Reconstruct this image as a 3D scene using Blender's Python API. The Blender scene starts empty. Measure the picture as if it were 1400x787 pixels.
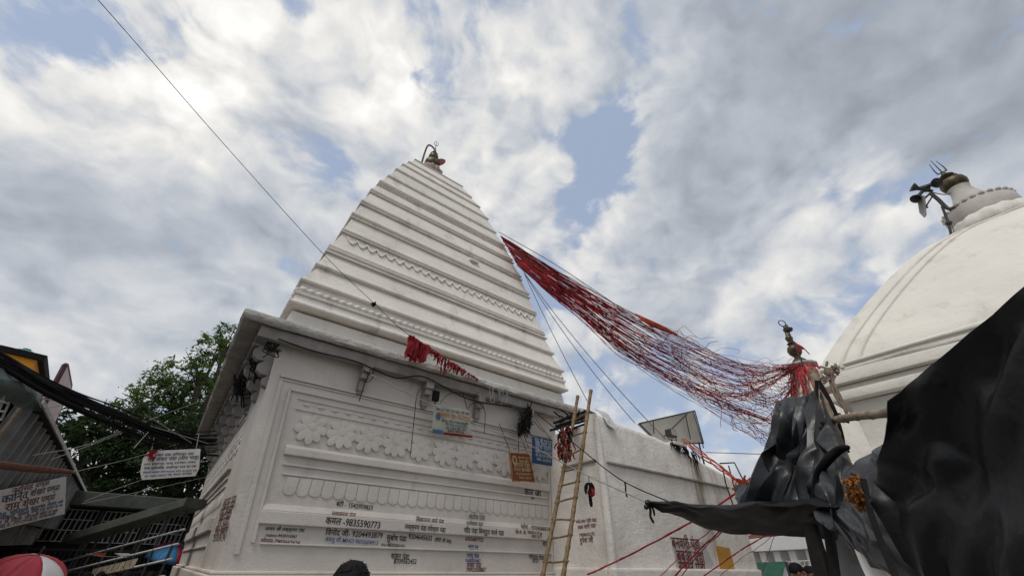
import bpy, bmesh, math, random, re
import numpy as np
from mathutils import Vector, Matrix, noise
SC = bpy.context.scene
COL = SC.collection
rnd = random.Random(7)
R = math.radians

# ---------------------------------------------------------------- camera
EYE = 1.6
F = 528.11
RT = Vector((0.79232, -0.60996, 0.01301)).normalized()
UP = Vector((-0.36315, -0.45437, 0.81343)).normalized()
FW = Vector((0.49025, 0.64923, 0.58151)).normalized()
CAMPOS = Vector((0, 0, EYE))
cd = bpy.data.cameras.new('camera')
cam = bpy.data.objects.new('camera', cd)
COL.objects.link(cam)
cd.sensor_fit = 'HORIZONTAL'
cd.sensor_width = 36
cd.lens = 36 * F / 1400
cd.clip_start = 0.05
cd.clip_end = 5000
m = Matrix.Identity(4)
for i in range(3):
    m[i][0], m[i][1], m[i][2], m[i][3] = RT[i], UP[i], -FW[i], CAMPOS[i]
cam.matrix_world = m
SC.camera = cam

def ray(px, py):
    return (FW * F + RT * (px - 700) - UP * (py - 393.5)).normalized()

def at(px, py, d=None, u=None, v=None, z=None):
    """surveyed point: sight line through a photo pixel, at a known distance or plane (z above eye)"""
    r = ray(px, py)
    if d is not None: k = d
    elif u is not None: k = u / r.x
    elif v is not None: k = v / r.y
    else: k = z / r.z
    return CAMPOS + r * k

def at_plane(px, py, p, n):
    r = ray(px, py)
    return CAMPOS + r * ((Vector(p) - CAMPOS).dot(n) / r.dot(n))

# ---------------------------------------------------------------- light, sky
SUN_EL, SUN_AZ = R(58), R(250)          # azimuth measured clockwise from +Y
world = bpy.data.worlds.new("World")
SC.world = world
world.use_nodes = True
world.cycles.sampling_method = 'MANUAL'
world.cycles.sample_map_resolution = 256
sd = Vector((math.sin(SUN_AZ) * math.cos(SUN_EL), math.cos(SUN_AZ) * math.cos(SUN_EL), math.sin(SUN_EL)))
sun = bpy.data.lights.new('sun', 'SUN')
sun.energy = 1.5
sun.angle = R(25)
sun.color = (1.0, 0.95, 0.87)
so = bpy.data.objects.new('sun', sun)
COL.objects.link(so)
so.rotation_euler = sd.to_track_quat('Z', 'Y').to_euler()
SC.view_settings.view_transform = 'Standard'
SC.view_settings.look = 'None'
SC.view_settings.exposure = 0.28
SC.view_settings.gamma = 1.0
SC.view_settings.use_curve_mapping = False

class NT:
    """tiny node helper"""
    def __init__(s, tree):
        s.t = tree
        s.n = tree.nodes
        s.l = tree.links
    def new(s, typ, **kw):
        nd = s.n.new(typ)
        for k, val in kw.items(): setattr(nd, k, val)
        return nd
    def put(s, sock, val):
        if isinstance(val, bpy.types.NodeSocket): s.l.new(val, sock)
        else: sock.default_value = val
    def math(s, op, a, b=0.0, c=0.0, clamp=False):
        nd = s.new('ShaderNodeMath', operation=op, use_clamp=clamp)
        for i, x in enumerate((a, b, c)): s.put(nd.inputs[i], x)
        return nd.outputs[0]
    def vmath(s, op, a, b=(0, 0, 0)):
        nd = s.new('ShaderNodeVectorMath', operation=op)
        s.put(nd.inputs[0], a); s.put(nd.inputs[1], b)
        return nd.outputs['Value'] if op in ('DOT_PRODUCT', 'LENGTH') else nd.outputs[0]
    def noise(s, vec, scale, detail=5, rough=0.55, dist=0.0):
        nd = s.new('ShaderNodeTexNoise')
        s.put(nd.inputs['Vector'], vec)
        nd.inputs['Scale'].default_value = scale
        nd.inputs['Detail'].default_value = detail
        nd.inputs['Roughness'].default_value = rough
        nd.inputs['Distortion'].default_value = dist
        return nd.outputs['Fac']
    def ss(s, x, a, b, lo=0.0, hi=1.0):
        nd = s.new('ShaderNodeMapRange', interpolation_type='SMOOTHSTEP')
        s.put(nd.inputs[0], x); s.put(nd.inputs[1], a); s.put(nd.inputs[2], b)
        s.put(nd.inputs[3], lo); s.put(nd.inputs[4], hi)
        return nd.outputs[0]
    def mix(s, f, a, b):
        nd = s.new('ShaderNodeMix', data_type='RGBA')
        s.put(nd.inputs[0], f); s.put(nd.inputs[6], a); s.put(nd.inputs[7], b)
        return nd.outputs[2]

def build_world():
    w = NT(world.node_tree)
    for nd in list(w.n): w.n.remove(nd)
    out = w.new('ShaderNodeOutputWorld')
    bg = w.new('ShaderNodeBackground')
    bg.inputs['Strength'].default_value = 0.1
    w.l.new(bg.outputs[0], out.inputs[0])
    sky = w.new('ShaderNodeTexSky', sky_type='NISHITA')
    sky.sun_disc = False
    sky.sun_elevation = SUN_EL
    sky.sun_rotation = SUN_AZ
    sky.air_density = 1.0
    sky.dust_density = 1.5
    sky.ozone_density = 1.5
    D = w.vmath('NORMALIZE', w.new('ShaderNodeTexCoord').outputs['Generated'])
    sc3 = w.vmath('MULTIPLY', D, (1.0, 1.0, 1.35))
    P0 = w.vmath('ADD', sc3, (3.3, 1.7, 0.4))
    wl = w.new('ShaderNodeTexNoise'); w.l.new(P0, wl.inputs['Vector'])
    wl.inputs['Scale'].default_value = 3.0; wl.inputs['Detail'].default_value = 5
    w0 = w.new('ShaderNodeVectorMath', operation='SCALE'); w.l.new(w.vmath('SUBTRACT', wl.outputs['Color'], (.5, .5, .5)), w0.inputs[0]); w0.inputs['Scale'].default_value = .22
    P = w.vmath('ADD', P0, w0.outputs[0])
    def puffs(vec, scale):
        v_ = w.new('ShaderNodeTexVoronoi', feature='F1')
        w.l.new(vec, v_.inputs['Vector'])
        v_.inputs['Scale'].default_value = scale; v_.inputs['Detail'].default_value = 2.0; v_.inputs['Roughness'].default_value = .55
        return v_.outputs['Distance']
    def body(vec):
        return w.math('ADD', w.math('MULTIPLY', w.noise(vec, 4.6, 11, 0.61), 0.80), w.math('MULTIPLY', w.math('SUBTRACT', .45, puffs(vec, 7.0)), .30))
    big = w.noise(P0, 2.6, 3, 0.5)
    mid = body(P)
    fine = w.noise(P, 16.0, 6, 0.6)
    # billows: the outline of every bank is pushed about by turbulence
    wn = w.new('ShaderNodeTexNoise')
    w.l.new(P, wn.inputs['Vector'])
    wn.inputs['Scale'].default_value = 4.2; wn.inputs['Detail'].default_value = 9; wn.inputs['Roughness'].default_value = .6
    wv = w.vmath('SUBTRACT', wn.outputs['Color'], (.5, .5, .5))
    sc_ = w.new('ShaderNodeVectorMath', operation='SCALE'); w.l.new(wv, sc_.inputs[0]); sc_.inputs['Scale'].default_value = .24
    DW = w.vmath('NORMALIZE', w.vmath('ADD', D, sc_.outputs[0]))
    def lobes(lst):
        tot = None
        for px, py, sig, amp in lst:
            d = w.vmath('DOT_PRODUCT', DW, tuple(ray(px, py)))
            e = w.math('EXPONENT', w.math('MULTIPLY', w.math('SUBTRACT', 1.0, d), -2.0 / (sig * sig)))
            e = w.math('MULTIPLY', e, amp)
            tot = e if tot is None else w.math('ADD', tot, e)
        return tot
    # where the layer is open (negative) or heaped (positive)
    cover = lobes([(842, 215, .09, -.40), (835, 160, .06, -.24), (735, 405, .10, -.20), (470, 240, .07, -.08), (390, 300, .13, .14), (85, 45, .13, -.16),
                   (160, 100, .09, -.14), (260, 10, .10, -.12), (450, 15, .10, -.14), (640, 300, .09, -.10), (935, 90, .07, -.14), (620, 60, .10, -.14), (850, 500, .10, -.16), (1060, 225, .10, -.14), (560, 130, .06, -.14),
                   (1150, 80, .35, .16), (290, 80, .13, .24), (480, 110, .13, .24), (50, 190, .14, .22), (240, 150, .09, .20), (690, 110, .11, .18), (100, 350, .3, .14), (520, 190, .1, .16),
                   (960, 190, .14, .20), (690, 240, .10, .18), (960, 330, .22, .12)])
    dens = w.math('ADD', w.math('ADD', w.math('MULTIPLY', big, 0.42), mid), w.math('ADD', w.math('MULTIPLY', fine, 0.24), cover))
    mask = w.ss(dens, 0.41, 0.60)
    # light: where the sun comes through, and where the bank is thick and grey
    lit = lobes([(300, 70, .12, .20), (470, 95, .12, .24), (560, 120, .10, .16), (235, 140, .10, .20), (40, 130, .14, .12), (110, 200, .15, .10), (690, 90, .12, .14), (860, 150, .10, .10), (780, 300, .14, .12), (1200, 270, .13, .14), (1130, 380, .18, .12), (650, 240, .09, .12),
                 (1130, 60, .32, -.14), (1340, 130, .32, -.12), (1000, 60, .16, -.05), (120, 265, .12, -.10), (220, 320, .12, -.09), (40, 310, .12, -.07), (900, 370, .14, -.06), (330, 330, .14, -.08), (420, 165, .07, -.10), (1000, 330, .10, -.07), (60, 250, .09, -.08)])
    # lit tops and shaded undersides of the billows: compare with a sample towards the sun
    relief = w.math('SUBTRACT', body(w.vmath('ADD', P, (-0.015, 0.026, 0.050))), mid)
    b = w.math('ADD', 0.575, lit)
    b = w.math('SUBTRACT', b, w.math('MULTIPLY', relief, w.math('ADD', 0.62, w.math('MULTIPLY', w.math('MAXIMUM', lit, -.2), 1.6))))
    b = w.math('ADD', b, w.math('MULTIPLY', w.math('SUBTRACT', w.noise(P, 5.0, 6, .5), 0.5), 0.20))
    b = w.math('SUBTRACT', b, w.math('MULTIPLY', w.ss(dens, 0.74, 1.1), 0.06))
    b = w.math('MAXIMUM', b, 0.22)
    cb = w.math('MULTIPLY', b, 9.4)
    tint = w.mix(w.ss(b, 0.40, 0.80), (0.88, 0.95, 1.06, 1), (1.0, 0.98, 0.94, 1))
    vm = w.new('ShaderNodeVectorMath', operation='SCALE')
    w.l.new(tint, vm.inputs[0]); w.l.new(cb, vm.inputs['Scale'])
    vs = w.new('ShaderNodeVectorMath', operation='SCALE')
    hz = w.mix(0.62, sky.outputs[0], (4.9, 5.8, 7.5, 1))
    w.l.new(hz, vs.inputs[0]); vs.inputs['Scale'].default_value = 0.84
    col = w.mix(w.math('MULTIPLY', mask, 0.95), vs.outputs[0], vm.outputs[0])
    w.l.new(col, bg.inputs['Color'])
build_world()

# ---------------------------------------------------------------- materials
MATS = {}
STAINS = {}
def mat(name, col, rough=0.8, var=0.12, nscale=3.0, bump=0.0, bscale=40.0, dirt=None, dirt_amt=0.0, dirt_scale=1.2, metal=0.0, streak=0.0, spec=0.3, speck=0.0, col2=None, bdist=0.01, coat=0.0, crinkle=0.0):
    if name in MATS: return MATS[name]
    M = bpy.data.materials.new(name)
    M.use_nodes = True
    t = NT(M.node_tree)
    p = t.n['Principled BSDF']
    geo = t.new('ShaderNodeTexCoord').outputs['Object']
    n1 = t.noise(geo, nscale, 6, 0.6, 0.2)
    c = Vector(col)
    a = tuple(c * (1 - var)) + (1,)
    b = tuple(c * (1 + var)) if col2 is None else tuple(col2)
    x = t.mix(t.ss(n1, 0.3, 0.7), a, tuple(b[:3]) + (1,))
    if dirt is not None:
        mp = t.new('ShaderNodeMapping')
        t.l.new(geo, mp.inputs[0])
        mp.inputs['Scale'].default_value = (1, 1, 1 - 0.85 * streak)
        d = t.ss(t.noise(mp.outputs[0], dirt_scale * (1 + 4 * streak), 9, 0.68, 0.4), 0.52, 0.78)
        x = t.mix(t.math('MULTIPLY', d, dirt_amt), x, tuple(dirt) + (1,))
    if speck:
        s = t.ss(t.noise(geo, 26, 4, 0.7, 0.3), 0.66, 0.74)
        x = t.mix(t.math('MULTIPLY', s, speck), x, tuple(c * 0.35) + (1,))
    for (cx, wd, ztop, zbot, sc, amt) in STAINS.get(name, ()):
        sp = t.new('ShaderNodeSeparateXYZ'); t.l.new(geo, sp.inputs[0])
        mp = t.new('ShaderNodeMapping'); t.l.new(geo, mp.inputs[0]); mp.inputs['Scale'].default_value = (1, 1, .10)
        nn_ = t.noise(mp.outputs[0], 7, 7, .65, .3)
        dx = t.math('ABSOLUTE', t.math('SUBTRACT', t.math('ADD', sp.outputs[0], t.math('MULTIPLY', t.noise(geo, 1.5, 3), .5)), cx + .25))
        a_ = t.ss(dx, wd, wd * .15)
        zz = t.math('MULTIPLY', t.ss(sp.outputs[2], zbot, zbot + 1.6), t.ss(sp.outputs[2], ztop + .05, ztop - .1))
        a_ = t.math('MULTIPLY', t.math('MULTIPLY', a_, t.ss(nn_, .38, .62)), t.math('MULTIPLY', zz, amt))
        x = t.mix(a_, x, tuple(sc) + (1,))
    t.l.new(x, p.inputs['Base Color'])
    p.inputs['Roughness'].default_value = rough
    p.inputs['Metallic'].default_value = metal
    p.inputs['Specular IOR Level'].default_value = spec
    p.inputs['Coat Weight'].default_value = coat
    if bump:
        h = t.math('ADD', t.noise(geo, bscale, 6, 0.6), t.math('MULTIPLY', t.noise(geo, bscale * 0.17, 4, 0.55), 2.0))
        if crinkle:
            wv_ = t.vmath('ADD', geo, t.vmath('MULTIPLY', t.vmath('SUBTRACT', t.n.new('ShaderNodeTexNoise').outputs['Color'], (.5, .5, .5)), (.12, .12, .12)))
            for sc_, am_ in ((5.0, 1.6), (13.0, .7)):
                vo = t.new('ShaderNodeTexVoronoi', feature='F1', distance='MANHATTAN')
                mp = t.new('ShaderNodeMapping'); t.l.new(wv_, mp.inputs[0]); mp.inputs['Scale'].default_value = (1, 1, .55); mp.inputs['Rotation'].default_value = (.4, .7, .3)
                t.l.new(mp.outputs[0], vo.inputs['Vector']); vo.inputs['Scale'].default_value = sc_
                h = t.math('ADD', h, t.math('MULTIPLY', vo.outputs['Distance'], am_ * crinkle))
        bn = t.new('ShaderNodeBump')
        bn.inputs['Strength'].default_value = bump
        bn.inputs['Distance'].default_value = bdist
        t.l.new(h, bn.inputs['Height'])
        t.l.new(bn.outputs[0], p.inputs['Normal'])
    MATS[name] = M
    return M

STAINS['rough_plaster'] = ((8.3, .42, 3.65, .9, (.21, .165, .10), .85), (9.0, .3, 3.4, 1.6, (.23, .18, .12), .6), (6.6, .2, 3.7, 2.6, (.33, .30, .25), .5))
WALL = mat('whitewash_wall', (.56, .515, .465), .88, .07, 1.1, .45, 26, (.28, .25, .22), .45, .9, streak=.6, bdist=.012)
TOWER = mat('whitewash_tower', (.65, .61, .55), .88, .07, 1.2, .5, 22, (.24, .21, .18), .62, .7, streak=.75, bdist=.018)
ROUGHW = mat('rough_plaster', (.66, .62, .57), .9, .08, 2.0, .35, 34, (.40, .35, .28), .45, .8, streak=.75, speck=.5, bdist=.04)
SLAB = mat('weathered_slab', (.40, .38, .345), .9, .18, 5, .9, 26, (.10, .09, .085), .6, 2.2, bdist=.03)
SOFFIT = mat('dark_soffit', (.27, .245, .225), .9, .2, 3, .5, 20, (.05, .045, .04), .7, 1.4)  # beam, corbels and annex ledge in one darker blotched tone
DOME = mat('dome_lime', (.64, .615, .555), .9, .06, .8, .7, 12, (.30, .265, .215), .55, .8, streak=.4, bdist=.015)
STONE = mat('old_stone', (.40, .37, .33), .9, .2, 6, .8, 30, (.10, .09, .08), .5, 3)
PINKSTONE = mat('dusty_pink_stone', (.36, .26, .23), .9, .2, 6, .6, 30, (.10, .08, .08), .5, 3)
BLACKTARP = mat('black_polythene', (.006, .0062, .007), .42, .2, 3, .35, 5, (.018, .018, .018), .30, 2.5, spec=.30, bdist=.025, crinkle=.5)
CANOPY = mat('dull_black_polythene', (.0045, .0047, .005), .5, .2, 3, .2, 5, spec=.10, bdist=.02)  # darker, less glossy version of the black polythene
GREYTARP = mat('dusty_black_polythene', (.014, .015, .017), .36, .25, 3, .30, 8, (.035, .035, .037), .25, 2, spec=.42, bdist=.02, crinkle=.45)
SHEDTARP = mat('grey_green_tarpaulin', (.085, .115, .11), .55, .25, 4, .5, 12, (.03, .035, .035), .6, 2.5, bdist=.02)
BAMBOO = mat('bamboo_cane', (.185, .122, .062), .65, .4, 14, .3, 60, (.10, .06, .03), .7, 6)
OLDWOOD = mat('dry_wood', (.22, .17, .125), .8, .3, 12, .6, 50, (.05, .035, .03), .6, 5)
DARKWOOD = mat('dark_shaded_wood', (.009, .0075, .007), .95, .3, 12, .5, 50)  # taken near-black so the posts carry the tarps' shade in their colour
IRON = mat('dark_iron', (.03, .028, .027), .55, .3, 20, .2, 80, spec=.5)
RUST = mat('rusty_pipe', (.13, .055, .035), .75, .3, 15, .4, 60)
BRASS = mat('tarnished_brass', (.085, .07, .04), .45, .4, 10, .3, 40, (.02, .018, .015), .6, 5, metal=.6)
CABLE = mat('black_cable', (.008, .008, .0085), .7, .2, 10, spec=.12)
GREYWIRE = mat('grey_wire', (.09, .09, .095), .5, .2, 10)
PALEWIRE = mat('pale_wire', (.24, .235, .22), .5, .2, 10)
REDCLOTH = mat('red_cloth', (.26, .014, .02), .8, .35, 9, .5, 40, (.06, .005, .008), .5, 5)
REDTHREAD = mat('red_thread', (.42, .022, .03), .8, .5, 2.5)
DARKTHREAD = mat('maroon_thread', (.13, .016, .02), .85, .4, 2.5)
PALETHREAD = mat('faded_thread', (.42, .20, .16), .85, .3, 2.5)
BLACKTHREAD = mat('sooty_thread', (.022, .016, .016), .85, .3, 2.5)
ORANGE = mat('orange_cloth', (.28, .04, .016), .8, .3, 8, .4, 40, (.25, .03, .01), .5, 5)
MARIGOLD = mat('dried_marigold', (.24, .08, .010), .8, .5, 20, col2=(.36, .14, .015))
INKBLACK = mat('black_paint', (.030, .019, .016), .6, .3, 30)
INKMAROON = mat('maroon_paint', (.12, .022, .020), .6, .3, 30)
INKBLUE = mat('blue_paint', (.015, .06, .20), .6, .3, 30)
INKNAVY = mat('navy_paint', (.02, .03, .10), .6, .2, 30)
CORR = mat('galvanised_sheet', (.17, .17, .172), .55, .25, 5, .2, 40, (.09, .07, .06), .6, 2.0, streak=.5, metal=.2)
GREENROOF = mat('faded_green_paint', (.075, .085, .07), .7, .25, 4, .3, 30, (.05, .04, .03), .5, 2)
DARKINT = mat('interior_shade', (.022, .02, .019), .9, .3, 3)  # near-black colour stands in for the unlit shed interior
WHITEMETAL = mat('white_painted_metal', (.50, .50, .49), .5, .15, 8, dirt=(.2, .17, .14), dirt_amt=.5, dirt_scale=3)
SIGNWHITE = mat('white_sign_paint', (.62, .60, .585), .6, .08, 4, .15, 20, (.36, .26, .18), .55, 2.2)
PINKBOARD = mat('pale_pink_board', (.52, .42, .43), .6, .08, 3, dirt=(.35, .28, .27), dirt_amt=.5, dirt_scale=2)
ORANGEWALL = mat('orange_wall', (.72, .30, .03), .8, .08, 2, dirt=(.3, .13, .03), dirt_amt=.4, dirt_scale=1)
GROUNDM = mat('worn_paving', (.20, .185, .17), .85, .2, 1.5, .5, 12, (.09, .08, .07), .6, .7, bdist=.02)
OCHRE = mat('ochre_sheet', (.42, .22, .035), .8, .15, 4, .3, 15, (.22, .11, .03), .6, 3)
GREYPATCH = mat('old_grey_distemper', (.42, .39, .37), .9, .1, 5, .3, 25, (.25, .2, .17), .6, 4)

# ---------------------------------------------------------------- geometry helper
class MB:
    def __init__(s):
        s.v = []; s.f = []; s.m = []; s.cur = 0
    def add(s, vs, fs):
        o = len(s.v)
        s.v += [tuple(x) for x in vs]
        for f in fs:
            s.f.append(tuple(i + o for i in f)); s.m.append(s.cur)
        return s
    def box(s, a, b, c=None, jit=0.0):
        """box between corners a and b"""
        x0, y0, z0 = a; x1, y1, z1 = b
        vs = [(x0, y0, z0), (x1, y0, z0), (x1, y1, z0), (x0, y1, z0), (x0, y0, z1), (x1, y0, z1), (x1, y1, z1), (x0, y1, z1)]
        if jit: vs = [tuple(q + rnd.uniform(-jit, jit) for q in p) for p in vs]
        return s.hexa(vs)
    def hexa(s, vs):
        return s.add(vs, [(0, 3, 2, 1), (4, 5, 6, 7), (0, 1, 5, 4), (1, 2, 6, 5), (2, 3, 7, 6), (3, 0, 4, 7)])
    def plate(s, pts, n, th):
        """polygon with thickness th along n (front face at the points)"""
        n = Vector(n).normalized()
        k = len(pts)
        P = [Vector(p) for p in pts]
        vs = P + [p - n * th for p in P]
        fs = [tuple(range(k)), tuple(range(2 * k - 1, k - 1, -1))]
        for i in range(k):
            j = (i + 1) % k
            fs.append((i, k + i, k + j, j))
        return s.add(vs, fs)
    def tube(s, pts, r, n=6, cap=True):
        P = [Vector(p) for p in pts]
        k = len(P)
        rr = r if isinstance(r, (list, tuple)) else [r] * k
        vs = []; fs = []
        ref = None
        for i in range(k):
            t = (P[min(i + 1, k - 1)] - P[max(i - 1, 0)])
            if t.length < 1e-9: t = Vector((0, 0, 1))
            t.normalize()
            if ref is None:
                ref = t.orthogonal().normalized()
            ref = (ref - t * ref.dot(t))
            if ref.length < 1e-6: ref = t.orthogonal()
            ref.normalize()
            b = t.cross(ref)
            for j in range(n):
                a = 2 * math.pi * j / n
                vs.append(P[i] + (ref * math.cos(a) + b * math.sin(a)) * rr[i])
        for i in range(k - 1):
            for j in range(n):
                j2 = (j + 1) % n
                fs.append((i * n + j, i * n + j2, (i + 1) * n + j2, (i + 1) * n + j))
        if cap:
            fs.append(tuple(range(n - 1, -1, -1)))
            fs.append(tuple((k - 1) * n + j for j in range(n)))
        return s.add(vs, fs)
    def lathe(s, prof, c, n=24, axis=None, lobes=0, lamp=0.0):
        """prof: (radius, height) list"""
        c = Vector(c)
        M = Matrix.Identity(3) if axis is None else Vector(axis).normalized().to_track_quat('Z', 'Y').to_matrix()
        vs = []; fs = []
        for r_, h in prof:
            for j in range(n):
                a = 2 * math.pi * j / n
                q = r_ * (1 + (lamp * abs(math.sin(a * lobes / 2)) - lamp if lobes else 0))
                vs.append(c + M @ Vector((q * math.cos(a), q * math.sin(a), h)))
        k = len(prof)
        for i in range(k - 1):
            for j in range(n):
                j2 = (j + 1) % n
                fs.append((i * n + j, i * n + j2, (i + 1) * n + j2, (i + 1) * n + j))
        fs.append(tuple(range(n - 1, -1, -1)))
        fs.append(tuple((k - 1) * n + j for j in range(n)))
        return s.add(vs, fs)
    def ball(s, c, r, n=10, mrot=None):
        """ellipsoid, r = scalar or triple"""
        rr = (r, r, r) if not isinstance(r, (tuple, list)) else r
        c = Vector(c)
        M = mrot or Matrix.Identity(3)
        vs = [c + M @ Vector((0, 0, -rr[2]))]
        k = max(3, n // 2)
        for i in range(1, k):
            ph = -math.pi / 2 + math.pi * i / k
            for j in range(n):
                a = 2 * math.pi * j / n
                vs.append(c + M @ Vector((rr[0] * math.cos(ph) * math.cos(a), rr[1] * math.cos(ph) * math.sin(a), rr[2] * math.sin(ph))))
        vs.append(c + M @ Vector((0, 0, rr[2])))
        fs = []
        for j in range(n): fs.append((0, 1 + (j + 1) % n, 1 + j))
        for i in range(k - 2):
            for j in range(n):
                j2 = (j + 1) % n
                a = 1 + i * n
                fs.append((a + j, a + j2, a + n + j2, a + n + j))
        top = len(vs) - 1
        a = 1 + (k - 2) * n
        for j in range(n): fs.append((a + j, a + (j + 1) % n, top))
        return s.add(vs, fs)
    def build(s, name, material, parent=None, smooth=False, bevel=0.0, angle=40):
        me = bpy.data.meshes.new(name)
        me.from_pydata(s.v, [], s.f)
        mats = material if isinstance(material, (list, tuple)) else [material]
        for mm in mats: me.materials.append(mm)
        if len(mats) > 1: me.polygons.foreach_set('material_index', s.m)
        me.update()
        bm = bmesh.new(); bm.from_mesh(me)
        bmesh.ops.recalc_face_normals(bm, faces=bm.faces)
        if bevel:
            es = [e for e in bm.edges if len(e.link_faces) == 2 and e.calc_face_angle(0) > R(35)]
            bmesh.ops.bevel(bm, geom=es, offset=bevel, segments=2, affect='EDGES', profile=.6, clamp_overlap=True)
        bm.to_mesh(me); bm.free()
        if smooth:
            me.polygons.foreach_set('use_smooth', [True] * len(me.polygons))
            try: me.set_sharp_from_angle(angle=R(angle))
            except Exception: pass
        o = bpy.data.objects.new(name, me)
        COL.objects.link(o)
        if parent is not None: place(o, parent)
        return o

def place(o, parent):
    o.parent = parent
    o.matrix_parent_inverse = parent.matrix_world.inverted() if parent.type != 'EMPTY' else Matrix.Translation(-parent.location)

def tag(o, label=None, cat=None, group=None, kind=None):
    if label: o['label'] = label
    if cat: o['category'] = cat
    if group: o['group'] = group
    if kind: o['kind'] = kind
    return o

def thing(name, loc, label, cat, group=None):
    o = bpy.data.objects.new(name, None)
    COL.objects.link(o)
    o.location = Vector(loc)
    o.empty_display_size = .2
    return tag(o, label, cat, group)

def catmull(P, n):
    P = [Vector(p) for p in P]
    out = []
    k = len(P)
    for i in range(k - 1):
        p0 = P[i - 1] if i > 0 else P[0] * 2 - P[1]
        p1, p2 = P[i], P[i + 1]
        p3 = P[i + 2] if i + 2 < k else P[-1] * 2 - P[-2]
        for j in range(n):
            t = j / n
            out.append(0.5 * ((2 * p1) + (p2 - p0) * t + (2 * p0 - 5 * p1 + 4 * p2 - p3) * t * t + (3 * p1 - p0 - 3 * p2 + p3) * t ** 3))
    out.append(P[-1])
    return out

def sheet(rows, nu=12, nv=12, amp=0.0, freq=2.0, seed=0, th=0.003, ridged=True, stretch=(1, 1, 1), amp2=0.0, freq2=8.0, fade=0.0):
    """cloth patch through a grid of control points; crumpled along its normals; th thickness"""
    L = [catmull(r, nu) for r in rows]
    cols = [catmull([L[i][j] for i in range(len(L))], nv) for j in range(len(L[0]))]
    A, B = len(cols), len(cols[0])
    P = [[cols[a][b].copy() for b in range(B)] for a in range(A)]
    N = [[None] * B for _ in range(A)]
    for a in range(A):
        for b in range(B):
            du = cols[min(a + 1, A - 1)][b] - cols[max(a - 1, 0)][b]
            dv = cols[a][min(b + 1, B - 1)] - cols[a][max(b - 1, 0)]
            n = du.cross(dv)
            N[a][b] = n.normalized() if n.length > 1e-12 else Vector((0, 0, 1))
    for a in range(A):
        for b in range(B):
            q = cols[a][b]
            q2 = Vector((q.x * stretch[0], q.y * stretch[1], q.z * stretch[2])) * freq + Vector((seed, seed * 1.7, -seed))
            if ridged:
                wq = Vector((noise.noise(q2 * .7), noise.noise(q2 * .7 + Vector((9, 2, 5))), noise.noise(q2 * .7 + Vector((4, 7, 1))))) * .5
                h = .30 - abs(noise.noise(q2 + wq))
                h += .42 * (.30 - abs(noise.noise((q2 + wq) * 1.9 + Vector((3, 1, 8)))))
                h += .16 * (.30 - abs(noise.noise((q2 + wq) * 3.7 + Vector((1, 6, 2)))))
                h += .05 * (.30 - abs(noise.noise((q2 + wq) * 7.3 + Vector((5, 2, 4)))))
            else:
                h = noise.noise(q2)
            h2 = 0.3 - abs(noise.noise(q * freq2 + Vector((seed, 3, 1))))
            P[a][b] = q + N[a][b] * (amp * h + amp2 * h2)
    mb = MB()
    vs = [P[a][b] for a in range(A) for b in range(B)] + [P[a][b] - N[a][b] * th for a in range(A) for b in range(B)]
    o = A * B
    fs = []
    for a in range(A - 1):
        for b in range(B - 1):
            i = a * B + b
            fs.append((i, i + 1, i + B + 1, i + B))
            fs.append((o + i, o + i + B, o + i + B + 1, o + i + 1))
    def rim(i, j): fs.append((i, o + i, o + j, j))
    for a in range(A - 1):
        rim((a + 1) * B, a * B); rim(a * B + B - 1, (a + 1) * B + B - 1)
    for b in range(B - 1):
        rim(b, b + 1); rim((A - 1) * B + b + 1, (A - 1) * B + b)
    mb.add(vs, fs)
    return mb

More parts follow.
